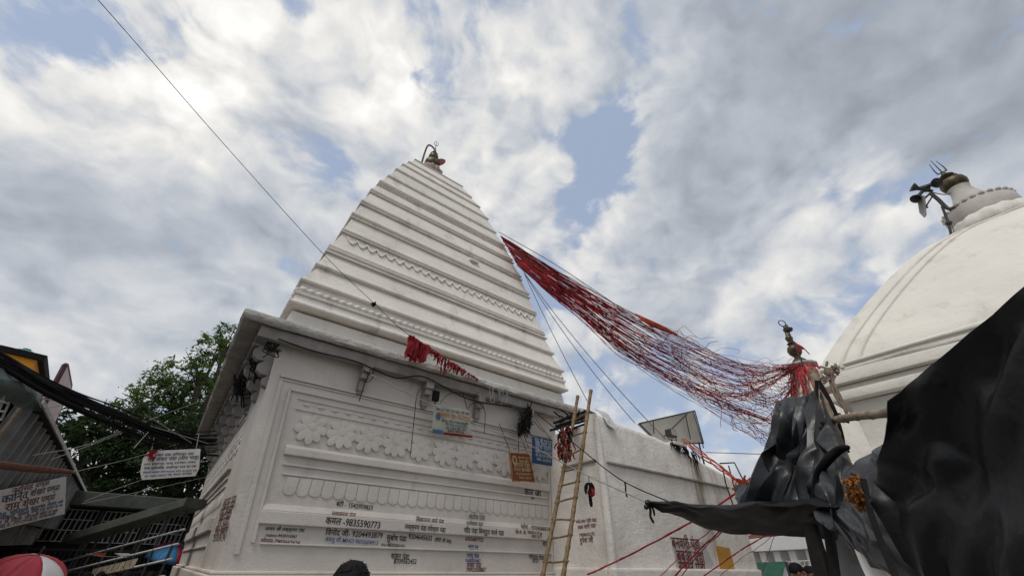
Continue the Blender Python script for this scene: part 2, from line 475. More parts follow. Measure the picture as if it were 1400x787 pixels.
def crumple(rows, cu, cv, amp, seed=0, th=.004, flat=0.0, smooth=.5, edge=.4, fine=.012):
    """stiff plastic: flat facets meeting in creases; cu x cv facets, amp out of plane"""
    rr = random.Random(seed)
    K = 10
    L = [catmull(r, K) for r in rows]
    G = [catmull([L[i][j] for i in range(len(L))], K) for j in range(len(L[0]))]
    A, B = len(G) - 1, len(G[0]) - 1
    def S(a, b):
        a = min(max(a, 0), 1) * A; b = min(max(b, 0), 1) * B
        i, j = min(int(a), A - 1), min(int(b), B - 1)
        return G[i][j].lerp(G[i + 1][j], a - i).lerp(G[i][j + 1].lerp(G[i + 1][j + 1], a - i), b - j)
    bm = bmesh.new()
    V = {}
    for i in range(cu + 1):
        for j in range(cv + 1):
            ea = 0 < i < cu; eb = 0 < j < cv
            a = (i + (rr.uniform(-.38, .38) if ea else 0)) / cu
            b = (j + (rr.uniform(-.38, .38) if eb else 0)) / cv
            p = S(a, b)
            n = (S(a + .02, b) - S(a - .02, b)).cross(S(a, b + .02) - S(a, b - .02))
            n = n.normalized() if n.length > 1e-9 else Vector((0, 0, 1))
            k = amp * (1 if (ea and eb) else edge)
            fade = 1 - flat * max(0, min(1, (a - .25) * 2.2))
            d = (rr.uniform(.2, 1) * (1 if (i + (j // 3)) % 2 else -1) * .6 + rr.uniform(-.6, .6)) * k * fade
            V[i, j] = bm.verts.new(p + n * d)
    for i in range(cu):
        for j in range(cv):
            q = [V[i, j], V[i + 1, j], V[i + 1, j + 1], V[i, j + 1]]
            if rr.random() < .5: bm.faces.new((q[0], q[1], q[2])); bm.faces.new((q[0], q[2], q[3]))
            else: bm.faces.new((q[0], q[1], q[3])); bm.faces.new((q[1], q[2], q[3]))
    for it in range(2):
        bmesh.ops.subdivide_edges(bm, edges=bm.edges[:], cuts=1, use_grid_fill=True)
        if smooth: bmesh.ops.smooth_vert(bm, verts=[v for v in bm.verts if not v.is_boundary], factor=smooth, use_axis_x=True, use_axis_y=True, use_axis_z=True)
    bm.normal_update()
    for v in bm.verts:
        q = v.co * 5.5 + Vector((seed, 0, 0))
        v.co += v.normal * fine * (noise.noise(q) + .6 * (.3 - abs(noise.noise(q * 2.1))))
    bm.normal_update()
    vs = [v.co.copy() for v in bm.verts]; ns = [v.normal.copy() for v in bm.verts]
    bm.verts.index_update()
    fs = [tuple(v.index for v in f.verts) for f in bm.faces]
    rim = [(e.verts[0].index, e.verts[1].index) for e in bm.edges if e.is_boundary]
    o = len(vs)
    bm.free()
    mb = MB()
    mb.add(vs + [p - n * th for p, n in zip(vs, ns)], fs + [tuple(o + i for i in reversed(f)) for f in fs] + [(a, b, o + b, o + a) for a, b in rim])
    return mb

def dev(t):
    t = re.sub(r'((?:[\u0915-\u0939]\u094d)*[\u0915-\u0939])\u093f', lambda q: '\u093f' + q.group(1), t)
    return t

TEXTN = 0
def text_mesh(body, weight=0.018):
    """flat lettering outline as mesh data in its own xy plane"""
    c = bpy.data.curves.new('lettering', 'FONT')
    c.body = dev(body)
    c.size = 1.0
    c.resolution_u = 3
    c.offset = weight
    c.extrude = 0.0
    o = bpy.data.objects.new('lettering', c)
    COL.objects.link(o)
    dg = bpy.context.evaluated_depsgraph_get()
    me = bpy.data.meshes.new_from_object(o.evaluated_get(dg))
    V = [v.co.copy() for v in me.vertices]
    Fs = [tuple(p.vertices) for p in me.polygons]
    bpy.data.objects.remove(o); bpy.data.curves.remove(c); bpy.data.meshes.remove(me)
    return V, Fs

def lettering(mb, body, p0, p1, up, nrm, proud=0.004, hscale=1.0, weight=0.018, wobble=0.0, maxh=None):
    """writes body along p0->p1 (its full width) into mb, standing proud of the surface"""
    V, Fs = text_mesh(body, weight)
    if not V: return
    x0 = min(v.x for v in V); x1 = max(v.x for v in V)
    p0 = Vector(p0); p1 = Vector(p1)
    ax = p1 - p0
    k = ax.length / max(x1 - x0, 1e-6)
    ax.normalize()
    nrm = Vector(nrm).normalized()
    upv = Vector(up); upv = (upv - nrm * upv.dot(nrm)).normalized()
    out = []
    for v in V:
        y = v.y * k * hscale
        w_ = wobble * noise.noise(Vector((v.x * 1.3, len(body), 0))) * k
        out.append(p0 + ax * ((v.x - x0) * k) + upv * (y + w_) + nrm * proud)
    mb.add(out, Fs)

def wire(name, pts, r, material, label, cat='cable', n=14, group=None, sides=5):
    o = MB().tube(catmull(pts, n), r, sides).build(name, material, None, True, angle=180)
    return tag(o, label, cat, group)

def sagline(a, b, sag, n=16):
    a = Vector(a); b = Vector(b)
    return [a.lerp(b, i / n) - Vector((0, 0, sag * 4 * (i / n) * (1 - i / n))) for i in range(n + 1)]

# ================================================================ SETTING
g = MB()
g.add([(-400, -400, 0), (400, -400, 0), (400, 400, 0), (-400, 400, 0)], [(0, 1, 2, 3)])
tag(g.build('ground', GROUNDM), 'worn grey stone paving of the temple courtyard', None, None, 'structure')

# ================================================================ TEMPLE
AX, AY = 3.2, 9.6                      # tower axis
VF = 5.9                               # front wall plane
def uL(z): return .597 - .1 * z        # the left wall leans a little (z above eye)
def W(u, v, z): return (u, v, z + EYE)

temple = thing('temple', (AX, AY, 0), 'white stepped-tower temple with carved flower frieze, hand-painted names and a dark finial', 'temple')
UR = 5.62
zt = 2.62
b = MB()
ys = (VF, 13.8)
b.hexa([W(uL(-1.6), ys[0], -1.6), W(UR, ys[0], -1.6), W(UR, ys[1], -1.6), W(uL(-1.6), ys[1], -1.6),
        W(uL(zt), ys[0], zt), W(UR, ys[0], zt), W(UR, ys[1], zt), W(uL(zt), ys[1], zt)])
b.build('wall', WALL, temple)
# plinth moulding at eye level
b = MB()
for (z0, z1, o) in ((-1.6, -.13, .10), (-.128, -.095, .05)):
    b.hexa([W(uL(z0) - o, VF - o, z0), W(UR - .06, VF - o, z0), W(UR - .06, 13.8 + o, z0), W(uL(z0) - o, 13.8 + o, z0),
            W(uL(z1) - o, VF - o, z1), W(UR - .06, VF - o, z1), W(UR - .06, 13.8 + o, z1), W(uL(z1) - o, 13.8 + o, z1)])
b.build('plinth', WALL, temple, bevel=.015)

# raised frame lines and ledges of the front
PR = 5.36
def strip(mb, z0, z1, off, out, r=PR, out2=None):
    out2 = out if out2 is None else out2
    mb.hexa([W(uL(z0) + off, VF + .02, z0), W(r, VF + .02, z0), W(r, VF - out, z0), W(uL(z0) + off, VF - out, z0),
             W(uL(z1) + off, VF + .02, z1), W(r, VF + .02, z1), W(r, VF - out2, z1), W(uL(z1) + off, VF - out2, z1)])
def vstrip(mb, off, wd, z0, z1, out):
    mb.hexa([W(uL(z0) + off, VF + .02, z0), W(uL(z0) + off + wd, VF + .02, z0), W(uL(z0) + off + wd, VF - out, z0), W(uL(z0) + off, VF - out, z0),
             W(uL(z1) + off, VF + .02, z1), W(uL(z1) + off + wd, VF + .02, z1), W(uL(z1) + off + wd, VF - out, z1), W(uL(z1) + off, VF - out, z1)])
b = MB()
strip(b, 2.035, 2.075, .12, .035); strip(b, 2.00, 2.018, .12, .022)
vstrip(b, .12, .05, .05, 1.998, .022)
strip(b, 1.885, 1.915, .285, .03)
vstrip(b, .262, .03, .16, 1.883, .035)
b.box(W(PR + .003, VF + .02, .05), W(PR + .04, VF - .035, 2.0)); b.box(W(PR + .085, VF + .02, .05), W(PR + .115, VF - .03, 2.0))
strip(b, 1.795, 1.808, .40, .018)
b.build('panel_frame', WALL, temple, bevel=.008)
b = MB()
strip(b, 1.092, 1.17, .38, .055); strip(b, 1.172, 1.215, .385, .045, out2=.015)
b.build('upper_ledge', WALL, temple, bevel=.010)
b = MB()
strip(b, .975, 1.0, .40, .024); strip(b, .868, .885, .42, .018)
b.build('thin_moulding', WALL, temple, bevel=.006)
b = MB()
strip(b, .345, .478, .285, .055); strip(b, .48, .55, .29, .045, out2=.015)
b.build('lower_ledge', WALL, temple, bevel=.010)
b = MB()
strip(b, .148, .168, .35, .03, r=5.5)
b.build('base_moulding', WALL, temple, bevel=.006)

# hanging petals under the middle moulding
NP = 29
x0, x1 = .99, 5.34
for i in range(NP):
    a = x0 + (x1 - x0) * i / NP; c = x0 + (x1 - x0) * (i + 1) / NP
    top, bot = .860, .655 + rnd.uniform(-.006, .006)
    cx = (a + c) / 2; hw = (c - a) / 2 - .0015
    def outline(s, dz):
        pts = [(cx - hw * s, top - dz), (cx + hw * s, top - dz)]
        for k in range(9):
            t = math.pi * k / 8
            pts.append((cx + hw * s * math.cos(t), bot + .055 - .055 * s * math.sin(t)))
        return pts
    A = outline(1.0, 0); B_ = outline(.95, .004); C_ = outline(.5, .03)
    vs = [W(p, VF + .004, q) for p, q in A] + [W(p, VF - .011, q) for p, q in B_] + [W(p, VF - .013, q) for p, q in C_]
    n = len(A); fs = []
    for lay in (0, n):
        for k in range(n):
            j = (k + 1) % n
            fs.append((lay + k, lay + j, lay + n + j, lay + n + k))
    fs.append(tuple(range(2 * n, 3 * n)))
    MB().add(vs, fs).build('carved_petal', WALL, temple, True, angle=50)

# big flowers of the frieze
NF = 11
for i in range(NF):
    cx = 1.10 + i * (5.14 - 1.10) / (NF - 1)
    cz = 1.475 + rnd.uniform(-.006, .006)
    f = MB()
    def petal(ang, d, la, lb_, out):
        a = R(ang); px_, pz_ = cx + d * math.cos(a), cz + d * math.sin(a)
        k_ = 14; vs = []
        for sc_, o_ in ((1.0, -.004), (.93, out), (.5, out + .004)):
            for q in range(k_):
                t = 2 * math.pi * q / k_
                e, g_ = la * sc_ * math.cos(t), lb_ * sc_ * math.sin(t) * (1 + .18 * math.cos(t))
                vs.append(W(px_ + e * math.cos(a) - g_ * math.sin(a), VF - o_ + .001 * math.sin(ang), pz_ + e * math.sin(a) + g_ * math.cos(a)))
        fs = [(l * k_ + q, l * k_ + (q + 1) % k_, (l + 1) * k_ + (q + 1) % k_, (l + 1) * k_ + q) for l in (0, 1) for q in range(k_)]
        fs.append(tuple(range(2 * k_, 3 * k_)))
        f.add(vs, fs)
    jt = lambda: rnd.uniform(.93, 1.07)
    for ang, ln, wd in ((-90, .225, .055), (-52, .225, .056), (-128, .225, .056), (-14, .205, .060), (194, .205, .060), (36, .185, .056), (144, .185, .056), (90, .15, .05)):
        ang += rnd.uniform(-3, 3); ln *= jt()
        petal(ang, ln * .60, ln * .46, wd * jt(), .029)
    petal(0, 0, .060, .056, .033)
    f.build('carved_flower', WALL, temple, True, angle=60)
b = MB()
q = [W(.90 + i * (5.30 - .90) / 300, VF, 1.742) for i in range(301)]
b.tube(q, [.004 + .017 * max(0, math.sin(math.pi * i / 6.5)) ** .6 if (int(i / 6.5) % 1 == 0) else .004 for i in range(301)], 6)
strip(b, 1.66, 1.672, .40, .016)
b.build('bead_moulding', WALL, temple, True, angle=60)

# left side: the same mouldings seen at a sharp angle
def lstrip(mb, z0, z1, v0, v1, out):
    mb.hexa([W(uL(z0) + .02, v0, z0), W(uL(z0) + .02, v1, z0), W(uL(z0) - out, v1, z0), W(uL(z0) - out, v0, z0),
             W(uL(z1) + .02, v0, z1), W(uL(z1) + .02, v1, z1), W(uL(z1) - out, v1, z1), W(uL(z1) - out, v0, z1)])
b = MB()
for z0, z1, o in ((1.9, 1.93, .03), (1.80, 1.81, .02), (1.09, 1.21, .05), (.97, 1.0, .025), (.865, .885, .018), (.345, .50, .05), (.148, .168, .025)):
    lstrip(b, z0, z1, 7.45 + .5 * max(0, 1.1 - z0), 13.6, o)
b.build('side_moulding', WALL, temple, bevel=.008)
for i in range(15):
    b = MB()
    v = 7.5 + i * .40
    for ang, ln in ((-90, .2), (-45, .2), (-135, .2), (0, .19), (180, .19), (45, .18), (135, .18)):
        a = R(ang); d = ln * .6
        z = 1.475 + d * math.sin(a)
        M = Matrix(((1, 0, 0), (0, math.cos(a), -math.sin(a)), (0, math.sin(a), math.cos(a))))
        b.ball(W(uL(z), v + d * math.cos(a), z), (.018, ln * .44, .052), 8, M)
    b.build('carved_flower', WALL, temple, True, angle=60)
for i in range(38):
    b = MB()
    v = 7.6 + i * .155
    b.ball(W(uL(.72), v, .73), (.014, .07, .12), 8)
    b.build('carved_petal', WALL, temple, True, angle=60)

# eave slab with its hanging beam and corbels
def slab(mb, u0, u1, v0, v1, z0, z1, seg=.16, jit=.012):
    nu = max(2, int((u1 - u0) / seg)); nv = max(2, int((v1 - v0) / seg))
    loop = [(u0 + (u1 - u0) * i / nu, v0) for i in range(nu)] + [(u1, v0 + (v1 - v0) * i / nv) for i in range(nv)] + \
           [(u1 - (u1 - u0) * i / nu, v1) for i in range(nu)] + [(u0, v1 - (v1 - v0) * i / nv) for i in range(nv)]
    n = len(loop)
    def ring(z, ins):
        o = []
        for (x, y) in loop:
            sx = ins if x <= u0 + 1e-6 else (-ins if x >= u1 - 1e-6 else 0)
            sy = ins if y <= v0 + 1e-6 else (-ins if y >= v1 - 1e-6 else 0)
            h = noise.noise(Vector((x * 2.1, y * 2.1, z * 3)))
            h2 = noise.noise(Vector((x * 7.1, y * 7.1, z * 9)))
            o.append(W(x + sx + jit * h2, y + sy + jit * h2, z + jit * (1.3 * h + h2)))
        return o
    rings = [ring(z0 + .015, .10), ring(z0, .035), ring(z0 + .03, .0), ring(z1 - .04, .0), ring(z1, .03), ring(z1 + .02, .5)]
    vs = [p for r_ in rings for p in r_]
    fs = []
    for k in range(len(rings) - 1):
        for j in range(n):
            j2 = (j + 1) % n
            fs.append((k * n + j, k * n + j2, (k + 1) * n + j2, (k + 1) * n + j))
    fs.append(tuple(range(n - 1, -1, -1)))
    fs.append(tuple((len(rings) - 1) * n + j for j in range(n)))
    mb.add(vs, fs)
EU0, EV0 = -.20, 5.60
EU1, EV1 = 6.6, 13.6
b = MB(); slab(b, EU0, EU1, EV0, EV1, 2.60, 2.735)
b.build('eave', [SLAB], temple, True, angle=50)
b = MB()
b.box(W(.06, 5.70, 2.44), W(6.2, 5.80, 2.603)); b.box(W(.06, 5.802, 2.44), W(.20, 13.3, 2.603))
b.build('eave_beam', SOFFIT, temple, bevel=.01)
for px in (502, 587, 657.5, 724):
    c = at(px, 505 + (px - 502) * .235, v=5.74).x
    k = MB()
    k.box((c - .07, 5.68, EYE + 2.33), (c + .07, 5.84, EYE + 2.437))
    k.box((c - .06, 5.715, EYE + 2.24), (c + .06, 5.86, EYE + 2.327))
    k.box((c - .05, 5.80, EYE + 2.07), (c + .05, 5.93, EYE + 2.237))
    k.ball((c, 5.86, EYE + 2.06), (.05, .05, .04), 8)
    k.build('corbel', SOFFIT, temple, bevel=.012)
for i in range(10):
    v = 5.98 + i * .78
    k = MB()
    pf_ = [(.42, 1.86), (.33, 1.90), (.30, 1.97), (.35, 2.03), (.27, 2.03), (.20, 2.08), (.19, 2.16), (.25, 2.22), (.17, 2.21), (.10, 2.26), (.08, 2.34), (.13, 2.40), (.05, 2.41), (.03, 2.438), (.46, 2.438)]
    dv = rnd.uniform(-.03, .03); tk = rnd.uniform(.05, .065)
    A_ = [W(p + .02, v + dv - tk, q) for p, q in pf_]; B_ = [W(p + .02, v + dv + tk, q) for p, q in pf_]
    n_ = len(pf_)
    k.add(A_ + B_, [tuple(range(n_)), tuple(range(2 * n_ - 1, n_ - 1, -1))] + [(q, n_ + q, n_ + (q + 1) % n_, (q + 1) % n_) for q in range(n_)])
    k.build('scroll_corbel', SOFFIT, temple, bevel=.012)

# the stepped tower
lip = [  # z, width, front plane
    (11.216, 1.93, 8.563), (10.531, 2.445, 8.253), (9.952, 2.883, 7.987), (9.290, 3.277, 7.715), (8.64, 3.66, 7.51), (8.06, 4.05, 7.30),
    (7.42, 4.38, 7.09), (6.72, 4.66, 6.86), (6.07, 4.90, 6.66), (5.430, 5.075, 6.496), (4.826, 5.328, 6.362), (4.195, 5.546, 6.154), (3.722, 5.814, 5.997), (3.261, 5.882, 5.942)]
def ring4(hx, vf, z, n=22, jit=.010, k=0.0):
    hy = AY - vf
    P = []
    corners = [(AX - hx, vf), (AX + hx, vf), (AX + hx, AY + hy), (AX - hx, AY + hy)]
    for c in range(4):
        a = corners[c]; d = corners[(c + 1) % 4]
        for i in range(n):
            t = i / n
            x = a[0] + (d[0] - a[0]) * t; y = a[1] + (d[1] - a[1]) * t
            h = noise.noise(Vector((x * 1.9, y * 1.9, z * 1.1 + k))) * jit
            P.append(W(x + h * .6, y + h, z + h * 1.1))
    return P
def loft(rings):
    mb = MB()
    n = len(rings[0])
    vs = [p for r_ in rings for p in r_]
    fs = []
    for k in range(len(rings) - 1):
        for j in range(n):
            j2 = (j + 1) % n
            fs.append((k * n + j, k * n + j2, (k + 1) * n + j2, (k + 1) * n + j))
    fs.append(tuple(range(n - 1, -1, -1)))
    fs.append(tuple((len(rings) - 1) * n + j for j in range(n)))
    return mb.add(vs, fs)
NL = len(lip)
for i in range(NL - 1, -1, -1):
    z, w_, vf = lip[i]
    hx = w_ / 2
    big = min(1.0, .55 + .05 * i)
    th = .065 * big; ins = .055 * big
    rings = []
    # lip: rounded nose above its own shadow line
    rings.append(ring4(hx - ins, vf + ins, z - th - .02))
    rings.append(ring4(hx - .012, vf + .012, z - th))
    rings.append(ring4(hx, vf, z - th * .62))
    rings.append(ring4(hx - .005, vf + .005, z - th * .2))
    rings.append(ring4(hx - .03, vf + .03, z + .006))
    if i > 0:
        z2, w2, vf2 = lip[i - 1]
        b2 = min(1.0, .55 + .05 * (i - 1))
        th2 = .065 * b2; ins2 = .055 * b2
        ze = z2 - th2 - .02
        bx, bv = hx - ins * .80, vf + ins * .80
        ex, ev = w2 / 2 - ins2, vf2 + ins2
        n_ = 5
        for s in range(n_ + 1):
            t = s / n_
            q = t ** .92
            rings.append(ring4(bx + (ex - bx) * q, bv + (ev - bv) * q, z + .035 + (ze - z - .035) * t))
    else:
        for t in (.0, .3, .6, 1.0):
            h_ = (hx - ins) * (1 - t) + .40 * t
            v_ = (vf + ins) * (1 - t) + (AY - .40) * t
            rings.append(ring4(h_, v_, z + .03 + (11.95 - z) * t))
    o = loft(rings).build('tower_tier', TOWER, temple, True, angle=32)
# base storey of the tower, standing on the eave
b = loft([ring4(2.90, 6.02, 2.60), ring4(2.87, 6.05, 2.95), ring4(2.84, 6.07, 3.13)])
b.build('tower_base', TOWER, temple, True, angle=32)
# thin extra lines on the tiers
def fillet(i, t, hgt, out, name='tier_moulding'):
    z, w_, vf = lip[i]; z2, w2, vf2 = lip[i - 1]
    z_ = z + (z2 - z) * t
    q = t ** .92
    hx = (w_ / 2 - .042) + ((w2 - w_) / 2) * q; v_ = vf + .042 + (vf2 - vf) * q
    loft([ring4(hx + out, v_ - out, z_), ring4(hx + out, v_ - out, z_ + hgt), ring4(hx - .1, v_ + .1, z_ + hgt + .01)]).build(name, TOWER, temple, True, angle=32)
fillet(11, .62, .035, .030); fillet(11, .80, .03, .03); fillet(9, .72, .022, .022); fillet(8, .74, .022, .022); fillet(7, .76, .02, .02); fillet(6, .70, .015, .014); fillet(6, .55, .015, .014)
fillet(6, .84, .015, .014); fillet(13, .30, .05, .02); fillet(10, .80, .022, .022)
# bead course under the second lowest lip
b = MB()
z, w_, vf = lip[12]
nb = 46
zb_ = z - .215; hb_ = w_ / 2 - .035; yb0, yb1 = vf + .035, 2 * AY - vf - .035
loop = [Vector(W(AX - hb_, yb1, zb_)), Vector(W(AX - hb_, yb0, zb_)), Vector(W(AX + hb_, yb0, zb_)), Vector(W(AX + hb_, yb1, zb_))]
q = []
for a, c in zip(loop, loop[1:]):
    q += [a.lerp(c, i / 276) for i in range(276)]
b.tube(q, [.018 + .036 * abs(math.sin(math.pi * i / 6)) for i in range(len(q))], 8)
b.build('bead_course', TOWER, temple, True, angle=60)
loft([ring4(w_ / 2 - .06, vf + .06, z - .34), ring4(w_ / 2 - .01, vf + .01, z - .325), ring4(w_ / 2 - .01, vf + .01, z - .29), ring4(w_ / 2 - .06, vf + .06, z - .275)]).build('tier_moulding', TOWER, temple, True, angle=32)
# scalloped drop course under the tenth lip
b = MB()
z, w_, vf = lip[9]
nb = 24
for i in range(nb):
    x = AX - w_ / 2 + .15 + (w_ - .30) * (i + .5) / nb
    hw = (w_ - .3) / nb / 2
    pts = []
    for k in range(9):
        t = -1 + 2 * k / 8
        zz_ = z - .20 - .16 * (1 - abs(t) ** 1.5)
        pts.append((x + hw * t, zz_))
    for k in range(8):
        (xa, za), (xb, zb) = pts[k], pts[k + 1]
        fv = lambda q: vf + .040 - (z - .08 - q) * .28
        b.tube([W(xa, fv(za), za), W(xb, fv(zb), zb)], .020, 5)
b.build('scallop_course', TOWER, temple, True, angle=60)
# loose block on the face of the tower
bp = at_plane(650, 355, W(3.9, 6.58, 6.0), (0, -.95, .31))
MB().box(bp + Vector((-.13, .02, -.045)), bp + Vector((.13, .16, .045))).build('stone_block', TOWER, temple, bevel=.015)

# finial
fin = MB().lathe([(.30, 0), (.42, .04), (.50, .16), (.50, .30), (.42, .42), (.25, .46)], W(AX, AY, 11.95), 40, lobes=12, lamp=.18).build('ribbed_ring', PINKSTONE, temple, True, angle=60)
PF = MB().lathe([(.20, 0), (.23, .05), (.18, .12), (.26, .22), (.30, .36), (.28, .50), (.18, .58), (.23, .62), (.13, .68), (.17, .78), (.19, .88), (.12, 1.0), (.15, 1.03), (.07, 1.10), (.06, 1.25), (.02, 1.42)], W(AX, AY, 12.38), 20).build('pot_finial', BRASS, temple, True, angle=50)
MB().lathe([(.02, -.02), (.26, -.02), (.28, 0), (.26, .02), (.02, .02)], W(AX + .22, AY - .1, 12.98), 24, axis=(-.7, -.7, .15)).build('finial_disc', DARKTHREAD, temple, True, angle=40)
t0 = Vector(W(AX, AY, 13.72))
MB().tube(catmull([Vector(W(AX - .45, AY - .12, 11.75)), Vector(W(AX - .42, AY - .1, 12.9)), Vector(W(AX - .36, AY - .1, 13.55)), Vector(W(AX - .20, AY - .05, 13.74)), t0], 6), .035, 6).build('bent_pipe', IRON, temple, True)
b = MB()
b.tube([t0, t0 + Vector((0, 0, .28))], .015, 5)
for s in (-1, 0, 1):
    b.tube(catmull([t0 + Vector((0, 0, .28)), t0 + Vector((s * .07, 0, .33)), t0 + Vector((s * .08, 0, .45)), t0 + Vector((s * .06, 0, .6 if s == 0 else .54))], 4), .011, 5)
b.build('trident', IRON, PF, True)

# ---- painted names on the front
FRONT_N = (0, -1, 0)
def front_text(lines, ink, out=.004, name='painted_name', label=None, plane=VF, n=FRONT_N, u=None):
    mb = MB()
    for body, x0_, y0_, x1_, y1_, hs in lines:
        if u is None:
            p0 = at(x0_, y0_, v=plane - out); p1 = at(x1_, y1_, v=plane - out)
        else:
            p0 = at(x0_, y0_, u=u); p1 = at(x1_, y1_, u=u)
        lettering(mb, body, p0, p1, (0, 0, 1), n, .0025, hs, .014, .05)
    o = mb.build(name, ink, temple)
    if label: o['label'] = label
    return o
LED = .0585
front_text([('बंटी - 1542959833', 459, 691, 509, 696.5, 1.1)], INKBLACK, .004)
front_text([('लक्ष्मण पंडा', 453, 704, 486, 706.8, 1.15)], INKMAROON, .044)
front_text([('कमल -9835590773', 444, 715, 519, 722, 1.15)], INKBLACK, LED)
front_text([('अजय जी लक्ष्मण पंडा', 362, 724, 416, 726.5, .95), ('mobno-9430316963', 363, 732.5, 405, 734.5, 1.0)], INKBLACK)
front_text([('मोनाय-7903662624', 355.5, 741, 409, 744.5, 1.05)], INKMAROON)
front_text([('विनोद जी- 9204493879', 444, 730.5, 522.5, 735, 1.05)], INKBLACK)
front_text([('बबलू जी MNO 9693604915', 444, 739, 516.5, 744.5, 1.05)], INKBLUE, .036)
front_text([('सुबोध पंडा', 528, 737.5, 555.5, 739.5, 1.15), ('9204645655', 558, 735.5, 590.5, 738.5, 1.1), ('(छोटी जी पंडा)', 594, 739, 617, 742, 1.15), ('mo-9835200192', 521, 745.5, 553, 748.5, 1.05)], INKBLACK)
front_text([('साहन पंडा', 534, 762.5, 559, 764, 1.2), ('8709562452', 538, 769.5, 569, 770, 1.15)], INKBLACK)
front_text([('सिकन्दरा वाले पंडा', 568.5, 711.5, 607, 715, 1.1)], INKBLACK, .044)
front_text([('लक्ष्मण पंडा तपेश्वर पंडा', 553, 722, 609, 727, 1.25)], INKBLACK, LED)
front_text([('संतोष पंडा', 641, 708.5, 663, 710.5, 1.1), ('परमेश्वर पंडा', 637.5, 716.5, 660, 718.5, 1.1)], INKBLACK, .044)
front_text([('चाँद पंडा सिन्दूरा वाले पंडा', 634, 727, 689, 731.5, 1.15)], INKBLACK, LED)
front_text([('6305687722', 636, 738, 661, 740, 1.05)], INKMAROON)
front_text([('संजय पंडा', 640, 748, 654, 749, 1.1), ('7782910047', 642, 753.5, 658, 754.5, 1.0), ('पप्पू पंडा', 638, 761, 655, 762, 1.1), ('9308350487', 636, 767.5, 657, 768, 1.0)], INKBLUE)
front_text([('शेखर पंडा', 638, 774.5, 658, 775, 1.15), ('7992350887', 637, 781, 664, 781, 1.05)], INKMAROON)
front_text([('कोरबा', 725, 667, 737, 668.5, 1.0), ('कारू जी', 717, 677, 740, 679, 1.2)], INKBLACK)
front_text([('महेश - 9709088928', 712, 721.5, 752, 726, 1.0)], INKBLACK, .044)
front_text([('सि-के. जी', 705, 728.5, 719, 730, 1.1), ('9507613126', 721, 728.5, 741, 731, 1.0), ('8051217', 727, 734, 741, 735.5, .9)], INKMAROON, LED)
front_text([('गोपाल पंडा', 723, 763, 744, 765, 1.0), ('8757', 728, 768.5, 737, 769, 1.0), ('राजा', 742, 745.5, 752, 746.5, 1.0)], INKBLACK)
# names on the left wall
mb = MB()
for k, (body, xa, ya, xb, yb) in enumerate((('तारापद पंडा', 305, 690, 322, 685.5), ('दीनबंधु पंडा', 302, 698, 320, 693.5), ('श्री शंकर', 299.5, 706, 317, 701.5), ('(पंडा जी)', 299, 712.5, 314, 709), ('हरि पंडा', 296.5, 720.5, 311, 716.5), ('9931203345', 293.5, 727, 312, 723.5), ('प्रेम कुमार', 292, 733.5, 310, 730.5), ('7250831246', 290, 739.5, 308, 738))):
    z_ = 1.05 - .11 * k
    un = uL(z_)
    pn = Vector((-1, 0, -.1)).normalized()
    p0 = at_plane(xa, ya, Vector(W(uL(0), 8, 0)), pn); p1 = at_plane(xb, yb, Vector(W(uL(0), 8, 0)), pn)
    lettering(mb, body, p0, p1, (0, 0, 1), pn, .004, .36, -.004)
mb.build('painted_name', INKMAROON, temple)
# ================================================================ ANNEX
AU, AV = 5.414, 4.6                     # near left corner
annex = thing('annex', (7.6, 6, 0), 'rough white plastered annex beside the bamboo ladder, with rain stains and an ochre patch', 'building')
prof = []                                # parapet line along the front
for x, y in ((815, 564), (832, 571), (862, 583), (892, 594), (920, 606), (960, 630), (985, 643), (1005, 655)):
    p = at(x, y, v=AV); prof.append((p.x, p.z - EYE))
prof[0] = (AU, prof[0][1])
n = 44
us = [AU + (9.78 - AU) * i / n for i in range(n + 1)]
zs = [float(np.interp(x, [q[0] for q in prof], [q[1] for q in prof])) + .018 * noise.noise(Vector((x * 3, 0, 0))) + .010 * noise.noise(Vector((x * 11, 4, 0))) for x in us]
mb = MB()
def annex_section(u, z, lean):
    # front foot -> rounded parapet -> back
    j = .012 * noise.noise(Vector((u * 2.3, 7, 1)))
    P = [W(u, AV - .02 + j, -1.6), W(u, AV - .005 + j, -.2), W(u, AV + j, .8), W(u, AV + j * 1.5, z - .12), W(u, AV + .015 + j, z - .045), W(u, AV + .07, z), W(u, AV + .20, z + .008), W(u, AV + .27, z - .03), W(u, AV + .29, z - .16), W(u, 7.6, z - .16), W(u, 7.6, -1.6)]
    return P
secs = [annex_section(u, z, 0) for u, z in zip(us, zs)]
k = len(secs[0])
vs = [p for s_ in secs for p in s_]
fs = []
for i in range(n):
    for j in range(k):
        j2 = (j + 1) % k
        fs.append((i * k + j, i * k + j2, (i + 1) * k + j2, (i + 1) * k + j))
fs.append(tuple(range(k))); fs.append(tuple(n * k + j for j in range(k - 1, -1, -1)))
mb.add(vs, fs)
mb.build('wall', ROUGHW, annex, True, angle=50)
b = MB()
b.box(W(AU - .035, AV + .12, 1.44), W(AU + .02, 5.55, 1.475)); b.box(W(5.52, AV - .05, 1.405), W(9.5, AV + .03, 1.44))
b.build('ledge', SOFFIT, annex, bevel=.008)
b = MB()
b.box(W(AU - .09, AV - .10, -1.6), W(9.72, AV + .05, -.02)); b.box(W(AU - .088, AV + .053, -1.6), W(AU + .05, 5.78, -.023))
b.build('plinth', ROUGHW, annex, bevel=.03)
b = MB()                                  # rounded buttress on the corner
b.tube([W(AU + .015, AV + .03, -1.6), W(AU + .02, AV + .035, .8), W(AU + .03, AV + .045, zs[0] - .10)], [.085, .07, .055], 10)
b.build('corner_roll', ROUGHW, annex, True, angle=60)
